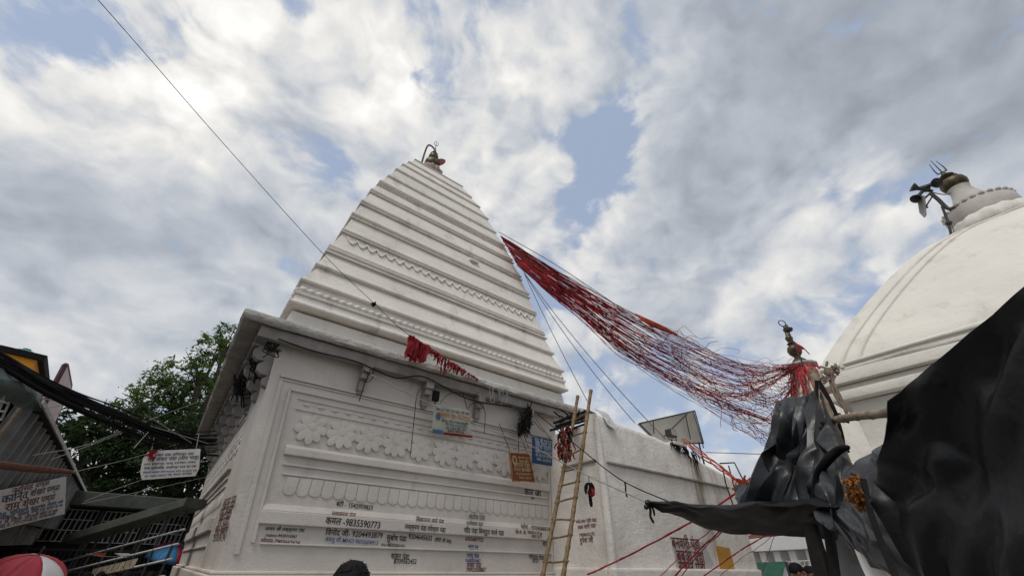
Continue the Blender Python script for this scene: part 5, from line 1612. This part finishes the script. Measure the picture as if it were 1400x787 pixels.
# signboard in front of the shed
sp = [shed(x, y, .20) for x, y in ((-60, 683.5), (91, 651.5), (88.5, 702), (-60, 739))]
sb = thing('signboard', (sp[0] + sp[2]) / 2, 'white hand-lettered signboard fixed to the corrugated shed', 'sign')
nn = (sp[1] - sp[0]).cross(sp[3] - sp[0]).normalized()
if nn.dot(CAMPOS - sp[0]) < 0: nn = -nn
sbp = MB().plate(sp, nn, .03).build('panel', SIGNWHITE, sb, bevel=.004)
byink = {}
for body, x0_, y0_, x1_, y1_, hs, ink in (('नरसिंह पण्डा', 15, 675, 67, 661.5, .95, INKMAROON), ('कान्ति शंखर पण्डा', 1, 688, 81, 668.5, 1.0, INKNAVY), ('राम शेखर पण्डा', 6, 699, 74.5, 681.5, 1.0, INKMAROON),
        ('सुल्तानगंज, मोतिहारी, कहलगांव, पीरपैंती, सबौर', -40, 715.5, 86, 686.5, .9, INKBLUE), ('गया, औरंगाबाद, पलामू, राँची टाटा स्टेशन का पंडा', -40, 720, 85.5, 691, .8, INKBLUE), ('मंदिर में मिलें- पार्वती मंदिर के पास', -20, 721.5, 78, 698.5, .8, INKMAROON), ('मो.नं.-7717716624, 9234636628', -2, 722.5, 75, 702.5, .8, INKNAVY)):
    mbx = byink.setdefault(ink.name, (MB(), ink))[0]
    lettering(mbx, body, at_plane(x0_, y0_, sp[0], nn), at_plane(x1_, y1_, sp[0], nn), sp[0] - sp[3], nn, .004, hs * .62, .014)
for mbx, ink in byink.values(): mbx.build('lettering', ink, sbp)
# bamboo pole across
tag(MB().tube(catmull([at(-40, 629, d=6.2), at(0, 635, d=6.6), at(50, 641, d=7.2), at(101, 645, d=8.0)], 5), [.035] * 12 + [.03, .026, .022, .02], 8).build('rusty_pole', RUST, None, True), 'rusty brown pole sticking out above the hand-lettered signboard', 'pole')

# signboard hanging by the cables
h0_ = at(203, 616, d=7.5); hn_ = (at(274, 613, d=7.4) - h0_).cross(at(194, 655.5, d=7.45) - h0_).normalized()
hp_ = [at_plane(x, y, h0_, hn_) for x, y in ((203, 616), (274, 613), (272, 640), (267, 650), (194, 655.5), (191.5, 645), (195, 627))]
hs_ = thing('signboard', hp_[0], 'worn white signboard with bent corners hung from the cables by the temple eave', 'sign')
nn = (hp_[1] - hp_[0]).cross(hp_[4] - hp_[0]).normalized()
if nn.dot(CAMPOS - hp_[0]) < 0: nn = -nn
hsp = MB().plate(hp_, nn, .02).build('panel', SIGNWHITE, hs_)
byink = {}
for body, x0_, y0_, x1_, y1_, hs, ink in (('शंकर पंडा हरिशंकर पंडा', 211, 623.5, 265, 621, .9, INKMAROON), ('रवि शंकर पंडा (तीन भाई)', 201, 630, 271, 626.5, 1.0, INKNAVY), ('ग्राम, सुल्तानपुर, पलामू, हजारीबाग, धनबाद,', 196, 635.5, 268, 632, .9, INKBLACK),
        ('चास सुईयाडीह, अम्बेदपुर दाता का पंडा', 196, 641, 268, 638, .95, INKBLACK), ('बोकारो थर्मल गोमो कतरास मंदिर का पुराना पंडा', 195, 646.5, 269, 643.5, .9, INKBLUE), ('मो. 7004158327 जि. देवघर, झारखंड', 197, 652, 262, 647.5, .8, INKBLACK)):
    mbx = byink.setdefault(ink.name, (MB(), ink))[0]
    lettering(mbx, body, at_plane(x0_, y0_, hp_[0], nn), at_plane(x1_, y1_, hp_[0], nn), hp_[0] - hp_[5], nn, .004, hs, .014)
for mbx, ink in byink.values(): mbx.build('lettering', ink, hsp)
b = MB()
for x, y in ((207, 617), (268, 614)): b.tube([at(x, y, d=7.5), at(x + 4, y - 22, d=7.6)], .006, 4)
b.build('hanging_cord', PALEWIRE, hs_)
mb = MB()
for i in range(20): p = at(207 + rnd.gauss(0, 2), 619 + rnd.gauss(0, 2.5), d=7.45); mb.tube([p, p + Vector((rnd.gauss(0, .03), 0, rnd.gauss(-.02, .03)))], .014, 4)
tag(mb.build('red_rag', REDCLOTH), 'small red rag caught on the corner of the hanging signboard', 'rag')

# ================================================================ CABLE BUNDLE
bun = thing('cable_bundle', at(150, 565, d=6.8), 'thick sagging bundle of black cables crossing the lane to the temple eave', 'cables')
mb = MB(); path = [(-30, 476, 5.0), (0, 487, 5.3), (55, 520, 5.8), (110, 546, 6.3), (160, 566, 6.9), (215, 590, 7.5), (262, 600, 8.1), (296, 600, 8.6)]
for i in range(15):
    oy = rnd.gauss(0, 6.0); ox = rnd.gauss(0, 2)
    q = []
    for k, (x, y, d_) in enumerate(path):
        sp_ = .55 + .12 * k
        q.append(at(x + ox + rnd.gauss(0, 1), y + oy * sp_ + (6 * math.sin(i * 1.7) * math.sin(k / 7 * math.pi) if i > 9 else 0) + rnd.gauss(0, .8), d=d_ + rnd.uniform(-.05, .05)))
    mb.tube(catmull(q, 6), rnd.choice((.006, .008, .011, .016)), 5)
mb.build('cable', CABLE, bun, True, angle=180)
mb = MB(); c = catmull([at(x, y, d=d_) for x, y, d_ in path[:6]], 8)
mb.tube([p + Vector((0, 0, .01)) for p in c], [.018 * (1 + .3 * noise.noise(p * 5)) for p in c], 7)
mb.build('wrapped_trunk_cable', CABLE, bun, True, angle=180)
mb = MB()
for (xa, ya, xb, yb) in ((60, 545, 130, 556), (62, 558, 105, 549), (198, 566, 262, 605), (206, 582, 285, 606), (183, 612, 203, 590), (200, 570, 192, 578)):
    mb = MB(); mb.tube([at(xa, ya, d=7), at(xb, yb, d=7.3)], .006, 4); mb.build('pale_tie', PALEWIRE, bun, True)
for pts, lab in ((((45, 622, 6.0), (120, 607, 7), (200, 575, 8), (282, 545, 9)), 'thin wire rising from the shed gutter to the left eave of the temple'), (((70, 628, 6.5), (150, 598, 7.4), (215, 570, 8.2)), 'thin wire looping below the cable bundle'),
                 (((100, 645, 6.5), (180, 626, 7.5), (245, 606, 8.4)), 'thin wire from the rusty pole to the temple'), (((115, 685, 7), (170, 664, 7.5), (240, 640, 8.4), (290, 628, 9)), 'thin wire passing under the hanging signboard'),
                 (((112, 688, 7.2), (190, 672, 8), (290, 650, 9)), 'lowest thin wire over the grille building')):
    wire('lane_wire', [at(x, y, d=d_) for x, y, d_ in pts], .0035, PALEWIRE, lab, 'wire', 8, 'thin wires over the lane')

# ================================================================ BACKGROUND LEFT
ow = thing('orange_house', at(30, 495, d=26), 'far orange house with a dark flat parapet behind the shed', 'building')
P = [at(x, y, d=26) for x, y in ((6, 480), (52, 491), (47, 512), (2, 512))]
nn = Vector((.1, -1, 0)).normalized()
mb = MB(); top_z = P[0].z
a, c = P[0], P[1]
c = at_plane(52, 491, P[0], nn)
mb.plate([Vector((a.x, a.y, a.z)), Vector((c.x, c.y, c.z)), Vector((c.x, c.y, 0)), Vector((a.x, a.y, 0))], nn, 6).build('wall', ORANGEWALL, ow)
mb = MB(); mb.plate([Vector((a.x - .2, a.y, a.z + .18)) + nn * .15, Vector((c.x + .2, c.y, c.z + .18)) + nn * .15, Vector((c.x + .2, c.y, c.z - .05)) + nn * .15, Vector((a.x - .2, a.y, a.z - .05)) + nn * .15], nn, 6.3).build('parapet', DARKWOOD, ow)
tk = at(32, 484, d=26.6)
tg_ = tag(MB().lathe([(.02, .0), (.36, .0), (.36, .26), (.38, .29), (.27, .36), (.13, .39), (.13, .45), (.02, .46)], tk + Vector((0, 0, -.22)), 20).build('water_tank', mat('green_plastic_tank', (.05, .17, .15), .5, .1, 3), None, True, angle=40), 'round green water tank on the roof of the orange house', 'water tank')
hb = thing('pink_hoarding', at(80, 545, d=13), 'tall pale pink hoarding panel seen edge-on beyond the cables', 'hoarding')
P = [at(x, y, d=d_) for x, y, d_ in ((93, 499, 12.5), (98.5, 528, 13.6), (71, 586, 13.6), (60, 561, 12.5))]
nn = (P[1] - P[0]).cross(P[3] - P[0]).normalized()
if nn.dot(CAMPOS - P[0]) < 0: nn = -nn
MB().plate(P, nn, .08).build('panel', PINKBOARD, hb)
mb = MB()
for i in range(4): mb.tube([P[i] - nn * .04, P[(i + 1) % 4] - nn * .04], .05, 5)
e = P[3].lerp(P[2], .5); mb.tube([e, Vector((e.x, e.y, 0))], .07, 6)
mb.build('frame', mat('plum_frame', (.10, .05, .06), .7, .2, 5), hb)

# grille building across the lane
gb = thing('grille_building', W(-.6, 16.5, -1.6), 'low dark building with white window grilles and a faded green fascia across the lane', 'building')
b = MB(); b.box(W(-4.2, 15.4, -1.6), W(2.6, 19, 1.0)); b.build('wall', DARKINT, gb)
b = MB(); b.box(W(-4.3, 14.7, 1.02), W(2.7, 19.1, 1.32)); b.build('fascia', GREENROOF, gb, bevel=.02)
for i in range(5):
    b = MB(); u0 = -3.2 + i * .95
    for k in range(9): b.box(W(u0 + k * .10, 15.36, .30), W(u0 + k * .10 + .022, 15.38, .98))
    for z in (.30, .53, .75, .96): b.box(W(u0, 15.33, z), W(u0 + .82, 15.355, z + .02))
    b.build('window_grille', WHITEMETAL, gb)
for i in range(7): b = MB(); u0 = -3.28 + i * .95; b.box(W(u0, 15.28, -.2), W(u0 + .06, 15.33, 1.0)); b.build('mullion', GREENROOF, gb)
b = MB()
for i in range(60): u0 = -3.6 + i * .09; b.box(W(u0, 15.2, -.75), W(u0 + .02, 15.22, .12))
b.box(W(-3.6, 15.19, .13), W(1.9, 15.23, .17)); b.box(W(-3.6, 15.19, -.3), W(1.9, 15.23, -.26))
b.build('lower_grille', IRON, gb)
# sloping queue-barrier railing
RA = Vector(W(.27, 9.5, .82)); RB = Vector(W(-1.36, 13.2, .335)); RA = at(268, 687, d=10.2); RB = at(102, 737, d=13.2)
qr = thing('queue_railing', (RA + RB) / 2 - Vector((0, 0, 1.8)), 'covered queue barrier with a sloping green-grey beam and white rails', 'railing')
rd = (RA - RB)
b = MB(); b.tube([RA, RB], .01, 4)
up_ = Vector((0, 0, 1)); sd_ = rd.cross(up_).normalized()
def bar(mb, a, c, h, w_):
    mb.hexa([a - sd_ * w_ - up_ * h, c - sd_ * w_ - up_ * h, c + sd_ * w_ - up_ * h, a + sd_ * w_ - up_ * h, a - sd_ * w_ + up_ * h, c - sd_ * w_ + up_ * h, c + sd_ * w_ + up_ * h, a + sd_ * w_ + up_ * h])
b = MB(); bar(b, RA, RB, .075, .2); b.build('beam', GREENROOF, qr, bevel=.01)
for k, dz in enumerate((.42, .64, .86, 1.10)):
    b = MB(); b.tube([RA - up_ * dz, RB - up_ * (dz * .9)], .020, 5); b.build('rail', WHITEMETAL, qr, True)
for i in range(7):
    t_ = (i + .3) / 7; p = RA.lerp(RB, t_); b = MB(); b.tube([p - up_ * .1, Vector((p.x, p.y, 0))], .022, 5); b.build('post', IRON, qr, True)
b = MB()
q0 = at(128, 777, d=11); q1 = at(190, 762, d=9.5)
mbp = MB()
for i in range(8):
    t_ = i / 8; p = q0.lerp(q1, t_); q_ = q0.lerp(q1, t_ + .11); mbp.plate([p, q_, q_ - up_ * .12, p - up_ * .12], (0, -1, 0), .02)
tag(mbp.build('striped_valance', mat('striped_cream', (.30, .26, .19), .8, .4, 8)), 'short cream striped valance above the crowd in the lane', 'valance')
# pennants
mb = MB()
c0 = at(118, 756, d=8); c1 = at(188, 757, d=8)
mb.tube(sagline(c0, c1, .03, 6), .004, 4)
pn = thing('pennant_string', c0, 'string of small orange and pale pennants over the queue', 'bunting')
mb.build('string', PALEWIRE, pn)
for x, m_ in ((134, ORANGE), (166, SIGNWHITE)):
    a = at(x - 10, 755.5, d=8); c = at(x + 12, 755.5, d=8); e = at(x + 6, 762, d=8)
    MB().plate([a, c, e], (0, -1, 0), .006).build('pennant', m_, pn)

# ================================================================ UMBRELLAS
def umbrella(name, apex, axis, r, depth, mats, label, n=8, shaft=.75, colors=None):
    t = thing(name, apex, label, 'umbrella')
    ax_ = Vector(axis).normalized(); M = ax_.to_track_quat('Z', 'Y').to_matrix()
    for k in range(n):
        mb = MB(); vs = []
        for i in range(7):
            s = i / 6
            for j in range(5):
                a = 2 * math.pi * (k + j / 4) / n
                rr = r * math.sin(s * 1.35) / math.sin(1.35) * (1 - .11 * math.sin(math.pi * j / 4) * s)
                vs.append(apex + M @ Vector((rr * math.cos(a), rr * math.sin(a), -depth * (1 - math.cos(s * 1.35)) / (1 - math.cos(1.35)))))
        mb.add(vs, [(i * 5 + j, i * 5 + j + 1, (i + 1) * 5 + j + 1, (i + 1) * 5 + j) for i in range(6) for j in range(4)])
        o = mb.build('canopy_panel', mats[k % len(mats)] if colors is None else mats[colors[k]], t, True)
        s_ = o.modifiers.new('thickness', 'SOLIDIFY'); s_.thickness = .003
    mb = MB(); mb.tube([apex + ax_ * .06, apex - ax_ * shaft], .007, 6); sh0 = mb.build('shaft', IRON, t)
    mb = MB()
    for k in range(n):
        a = 2 * math.pi * k / n
        mb.tube([apex - ax_ * .01, apex + M @ Vector((r * .6 * math.cos(a), r * .6 * math.sin(a), -depth * .32)), apex + M @ Vector((r * math.cos(a), r * math.sin(a), -depth * 1.0))], .003, 4)
    mb.build('rib', IRON, t)
    mb = MB(); e = apex - ax_ * shaft; mb.tube(catmull([e, e - ax_ * .05, e - ax_ * .09 + Vector((.02, 0, 0)), e - ax_ * .07 + Vector((.045, 0, 0))], 4), .011, 6); mb.build('handle', DARKWOOD, sh0, True)
    return t
URED = mat('umbrella_red', (.34, .03, .045), .55, .12, 6); UWHITE = mat('umbrella_white', (.55, .53, .53), .55, .06, 6)
UBLUE = mat('umbrella_blue', (.05, .22, .46), .55, .1, 6); UNAVY = mat('umbrella_navy', (.012, .014, .03), .5, .2, 6)
um = umbrella('umbrella', at(53, 758, d=5.6), (.12, -.2, 1), .30, .18, [URED, UWHITE], 'open red and white panelled umbrella below the shed signboard', colors=[0, 0, 1, 0, 0, 0, 1, 0])
ug = MB(); ua = at(50, 765.5, d=5.25)
for i in range(9):
    a = 2 * math.pi * i / 9; ug.ball(ua + RT * (.028 * math.cos(a)) + UP * (.028 * math.sin(a)), .008, 6)
umbrella('umbrella', at(241, 742, d=15.2), (.1, -.3, 1), .55, .32, [UBLUE, UNAVY, URED], 'open umbrella with blue and red panels against the temple side wall', colors=[0, 2, 0, 2, 0, 0, 2, 0])
umbrella('umbrella', at(254, 716, d=16.4), (-.35, -.3, 1), .62, .42, [UNAVY], 'black umbrella behind the blue one at the temple side wall')

# ================================================================ TREES
def leafmat(name, c1, c2):
    if name in MATS: return MATS[name]
    M = bpy.data.materials.new(name); M.use_nodes = True
    t = NT(M.node_tree); p = t.n['Principled BSDF']
    co = t.new('ShaderNodeTexCoord').outputs['Object']
    n_ = t.noise(co, .9, 4, .6); n2 = t.noise(co, 9, 2, .5)
    x = t.mix(t.ss(t.math('ADD', t.math('MULTIPLY', n_, .6), t.math('MULTIPLY', n2, .4)), .36, .62), c1 + (1,), c2 + (1,))
    t.l.new(x, p.inputs['Base Color'])
    p.inputs['Roughness'].default_value = .6
    p.inputs['Specular IOR Level'].default_value = .25
    tr = t.new('ShaderNodeBsdfTranslucent'); t.l.new(x, tr.inputs[0])
    ms = t.new('ShaderNodeMixShader'); ms.inputs[0].default_value = .35
    out = t.n['Material Output']
    t.l.new(p.outputs[0], ms.inputs[1]); t.l.new(tr.outputs[0], ms.inputs[2]); t.l.new(ms.outputs[0], out.inputs[0])
    MATS[name] = M
    return M
LEAF = leafmat('fresh_leaf', (.055, .10, .025), (.13, .20, .055)); LEAF_BACKLIT = leafmat('backlit_leaf', (.018, .035, .012), (.04, .066, .022))  # second leaf colour is darkened to stand in for backlit foliage
BARK = mat('tree_bark', (.09, .07, .05), .9, .3, 8, .6, 20)
def tree(base, clumps, nleaf, lsize, lm, label, seed):
    rr = random.Random(seed)
    t = thing('tree', base, label, 'tree', 'trees behind the lane')
    top = sum((Vector(c[0]) for c in clumps), Vector()) / len(clumps)
    mb = MB()
    fork = base.lerp(top, .55)
    mb.tube(catmull([base, base.lerp(fork, .5) + Vector((.15, 0, 0)), fork], 5), [.38 - .02 * i for i in range(11)], 9)
    for c, r in clumps:
        c = Vector(c)
        m_ = fork.lerp(c, .5) + Vector((rr.uniform(-.4, .4), rr.uniform(-.4, .4), .3))
        q = catmull([fork, m_, c], 5)
        mb.tube(q, [.17 - .013 * i for i in range(len(q))], 6)
        for k in range(5):
            d = Vector((rr.gauss(0, 1), rr.gauss(0, 1), rr.gauss(.2, 1))).normalized()
            mb.tube([q[-3], q[-3].lerp(c + d * r * .5, .5) + Vector((0, 0, .1)), c + d * r * .85], [.05, .03, .012], 5)
    mb.build('trunk', BARK, t, True)
    mb = MB(); vs = []; fs = []
    tot = sum(r ** 2 for _, r in clumps)
    for c, r in clumps:
        c = Vector(c)
        k = int(nleaf * r ** 2 / tot)
        nsub = 26
        subs = []
        for s in range(nsub):
            d = Vector((rr.gauss(0, 1), rr.gauss(0, 1), rr.gauss(0, .8))).normalized() * r * rr.uniform(.35, 1.08)
            subs.append((c + d, r * rr.uniform(.12, .30)))
        for i in range(k):
            sc_, sr = rr.choice(subs)
            p = sc_ + Vector((rr.gauss(0, .55), rr.gauss(0, .55), rr.gauss(0, .38))) * sr
            a = Vector((rr.gauss(0, 1), rr.gauss(0, 1), rr.gauss(-.25, .6))).normalized()
            b_ = a.cross(Vector((rr.gauss(0, .5), rr.gauss(0, .5), 1))).normalized()
            l_ = lsize * rr.uniform(.6, 1.3); w_ = l_ * .36
            o_ = len(vs)
            vs += [p - a * l_ * .5, p + b_ * w_ * .5 + a * l_ * .05, p + a * l_ * .5, p - b_ * w_ * .5 + a * l_ * .05]
            fs.append((o_, o_ + 1, o_ + 2, o_ + 3))
    mb.add(vs, fs)
    me = bpy.data.meshes.new('crown'); me.from_pydata([tuple(v_) for v_ in mb.v], [], mb.f); me.materials.append(lm)
    o = bpy.data.objects.new('crown', me); COL.objects.link(o); place(o, t)
    return t
def cl(lst, d): return [(at(x, y, d=d + k), r) for x, y, r, k in lst]
tree(Vector((.2, 23, 0)), cl([(300, 480, 1.15, 0), (275, 505, 1.25, -.6), (250, 530, 1.3, .5), (222, 540, 1.3, 0), (196, 550, 1.15, 0), (290, 560, 1.6, 1), (320, 520, 1.4, 1), (240, 570, 1.5, .6), (345, 500, 1.6, 2), (180, 570, 1.0, 0), (310, 460, .8, 0)], 24), 17000, .20, LEAF, 'tall green tree rising behind the temple eave, its crown open to the sky', 3)
tree(Vector((-2.6, 20, 0)), cl([(105, 590, 1.0, 0), (130, 580, 1.0, .5), (160, 590, 1.2, 0), (100, 625, 1.2, 0), (140, 630, 1.5, 0), (180, 620, 1.4, .5), (210, 610, 1.2, .4), (120, 665, 1.3, 0), (165, 665, 1.3, 0), (205, 660, 1.4, 0)], 19.5), 19000, .17, LEAF_BACKLIT, 'dense dark tree behind the hanging signboard and the grille building', 5)
tree(Vector((.5, 21, 0)), cl([(240, 610, 1.3, 0), (270, 600, 1.4, 0), (255, 645, 1.4, 0), (225, 640, 1.2, 0), (285, 640, 1.4, 0), (270, 670, 1.2, 0)], 21), 13000, .18, LEAF_BACKLIT, 'dark tree against the temple side wall, right of the hanging signboard', 8)

# ================================================================ PEOPLE
def skin_mesh(verts, edges, radii, sub=2):
    me = bpy.data.meshes.new('figure'); me.from_pydata(verts, edges, [])
    o = bpy.data.objects.new('figure', me); COL.objects.link(o)
    sk = o.modifiers.new('skin', 'SKIN')
    for i, r in enumerate(radii): me.skin_vertices[0].data[i].radius = r if isinstance(r, tuple) else (r, r)
    me.skin_vertices[0].data[0].use_root = True
    sk.use_smooth_shade = True
    ss_ = o.modifiers.new('sub', 'SUBSURF'); ss_.levels = sub; ss_.render_levels = sub
    dg = bpy.context.evaluated_depsgraph_get()
    out = bpy.data.meshes.new_from_object(o.evaluated_get(dg))
    bpy.data.objects.remove(o); bpy.data.meshes.remove(me)
    return out
SKIN = mat('brown_skin', (.23, .12, .07), .55, .08, 6); HAIR = mat('black_hair', (.006, .005, .005), .75, .3, 30, .5, 90, spec=.15)
def person_meshes():
    V = []; E_ = []; Rr = []
    def add(p, r, par=None):
        V.append(p); Rr.append(r)
        if par is not None: E_.append((par, len(V) - 1))
        return len(V) - 1
    pel = add((0, 0, .92), (.15, .11)); wa = add((0, .01, 1.06), (.13, .095), pel); ch_ = add((0, .01, 1.24), (.155, .11), wa); sh_ = add((0, .01, 1.36), (.11, .08), ch_)
    ne = add((0, .005, 1.43), .052, sh_); hd = add((0, -.005, 1.50), (.070, .085), ne); h2 = add((0, -.005, 1.575), (.076, .095), hd); h3 = add((0, 0, 1.625), (.05, .062), h2)
    for s in (-1, 1):
        hp2 = add((s * .09, 0, .86), .088, pel); kn = add((s * .10, -.01, .48), .055, hp2); an = add((s * .10, .02, .09), .036, kn); he = add((s * .10, .0, .045), .04, an); to = add((s * .115, -.13, .025), (.04, .022), he)
        so_ = add((s * .165, .01, 1.335), .055, sh_); el = add((s * .215, .03, 1.06), .040, so_); wr = add((s * .225, -.02, .82), .028, el)
        pa = add((s * .226, -.035, .755), (.018, .036), wr)
        for k in range(4):
            oy = -.030 + .020 * k; L_ = (.062, .072, .068, .05)[k]
            f1 = add((s * .224, -.035 + oy, .72), .0095, pa); f2 = add((s * .218, -.037 + oy, .72 - L_ * .55), .0088, f1); add((s * .206, -.038 + oy, .72 - L_), .0075, f2)
        t1 = add((s * .215, -.075, .775), .011, wr); add((s * .205, -.088, .735), .009, t1)
    me = skin_mesh(V, E_, Rr, 2)
    return me
PBODY = person_meshes()
def body_of(shirt, trousers):
    me = PBODY.copy()
    me.materials.clear()
    for x in (SKIN, shirt, trousers): me.materials.append(x)
    for p in me.polygons:
        z = p.center.z; x = abs(p.center.x)
        p.material_index = 0 if z > 1.405 or z < .09 or (x > .17 and z < 1.12) else (1 if z > .93 else 2)
        p.use_smooth = True
    return me
def hair_mesh(kind):
    mb = MB()
    n, k = 22, 12
    vs = []; fs = []
    for i in range(k + 1):
        ph = math.pi / 2 * (1 - i / k * 1.25)
        for j in range(n):
            a = 2 * math.pi * j / n
            front = max(0, math.sin(a + math.pi)) if True else 0
            low = ph + (.55 * front if i > k * .5 else 0) * (i / k)
            d = Vector((math.cos(low) * math.cos(a), math.cos(low) * math.sin(a), math.sin(low)))
            h = 1 + .035 * noise.noise(d * 3 + Vector((kind, 0, 0))) + .012 * noise.noise(d * 11)
            vs.append(Vector((d.x * .088, d.y * .108, d.z * .105)) * h + Vector((0, .006, 1.557)))
    for i in range(k):
        for j in range(n):
            j2 = (j + 1) % n
            fs.append((i * n + j, i * n + j2, (i + 1) * n + j2, (i + 1) * n + j))
    mb.add(vs, fs)
    for i in range(40):                       # stray tufts
        d = Vector((rnd.gauss(0, 1), rnd.gauss(0, 1), abs(rnd.gauss(0, 1)) + .3)).normalized()
        p = Vector((d.x * .086, d.y * .106, d.z * .103)) + Vector((0, .006, 1.557))
        t_ = d.orthogonal().normalized() * rnd.uniform(-.02, .02)
        mb.tube([p, p + d * .008 + t_], [.004, .0008], 3, False)
    return mb
def face_mesh():
    mb = MB()
    for s in (-1, 1):
        mb.cur = 0; mb.ball((s * .032, -.088, 1.537), (.013, .008, .008), 8)
        mb.cur = 1; mb.ball((s * .032, -.0945, 1.537), (.006, .004, .006), 8)
        mb.cur = 2; mb.ball((s * .078, .0, 1.525), (.012, .018, .03), 8)
        mb.cur = 1; mb.tube([(s * .016, -.094, 1.557), (s * .032, -.098, 1.561), (s * .048, -.088, 1.556)], .004, 5)
    mb.cur = 2; mb.tube([(0, -.094, 1.54), (0, -.106, 1.515), (0, -.112, 1.502)], [.008, .011, .014], 6)
    mb.cur = 3; mb.ball((0, -.088, 1.470), (.026, .010, .008), 8)
    return mb
FACE_M = [mat('eye_white', (.6, .58, .55), .4, .02, 5), HAIR, SKIN, mat('lip_brown', (.22, .09, .07), .5, .05, 8)]
SHIRTS = [mat('shirt_blue', (.06, .10, .20), .8, .15, 6), mat('shirt_cream', (.45, .40, .30), .8, .1, 6), mat('shirt_saffron', (.50, .17, .03), .8, .15, 6), mat('shirt_maroon', (.16, .03, .04), .8, .15, 6)]
TROUS = [mat('trousers_grey', (.07, .07, .08), .8, .15, 6), mat('dhoti_white', (.5, .48, .44), .8, .1, 6)]
bodies = [(body_of(SHIRTS[i], TROUS[i % 2])) for i in range(4)]
hair0 = hair_mesh(1.0)
face0 = face_mesh()
hair_me = hair0.build('hair', HAIR, None, True, angle=180); hm = hair_me.data; bpy.data.objects.remove(hair_me)
face_o = face0.build('face', FACE_M, None, True); fm = face_o.data; bpy.data.objects.remove(face_o)
def person(x, y, top, rot, i, label, group=None):
    t = bpy.data.objects.new('person', None); COL.objects.link(t)
    t.location = (x, y, 0); t.rotation_euler = (0, 0, rot); k = top / 1.662; t.scale = (k, k, k)
    tag(t, label, 'person', group)
    for nm, me in (('body', bodies[i % 4]), ('hair', hm), ('face', fm)):
        o = bpy.data.objects.new(nm, me); COL.objects.link(o); o.parent = t
    return t
hp0 = at(481, 786, d=2.15)
topz = at(481, 764.5, d=2.15).z
person(hp0.x, hp0.y, topz, R(-12), 0, 'person with short black hair standing before the temple, only the crown in view')
for i, (x, y, d_) in enumerate(((36, 786, 8.5), (140, 781, 10.5), (158, 778, 12), (176, 781, 11), (193, 779, 12.5), (208, 781, 10), (222, 778, 12), (120, 783, 9.5))):
    c = at(x, y + 1, d=d_)
    person(c.x, c.y, c.z + .02, rnd.uniform(-2.6, 2.6), i + 1, 'person in the crowded lane below the queue railing, only the top of the head showing', 'people in the lane')
for i, (x, y, d_, lab) in enumerate(((1086, 768, 9.0, 'dark-haired person in front of the white railing by the awning'), (1104, 772, 9.5, 'person with dark hair next to the thick canopy post'))):
    c = at(x, y, d=d_)
    person(c.x, c.y, c.z, rnd.uniform(-1, 1), i + 2, lab)
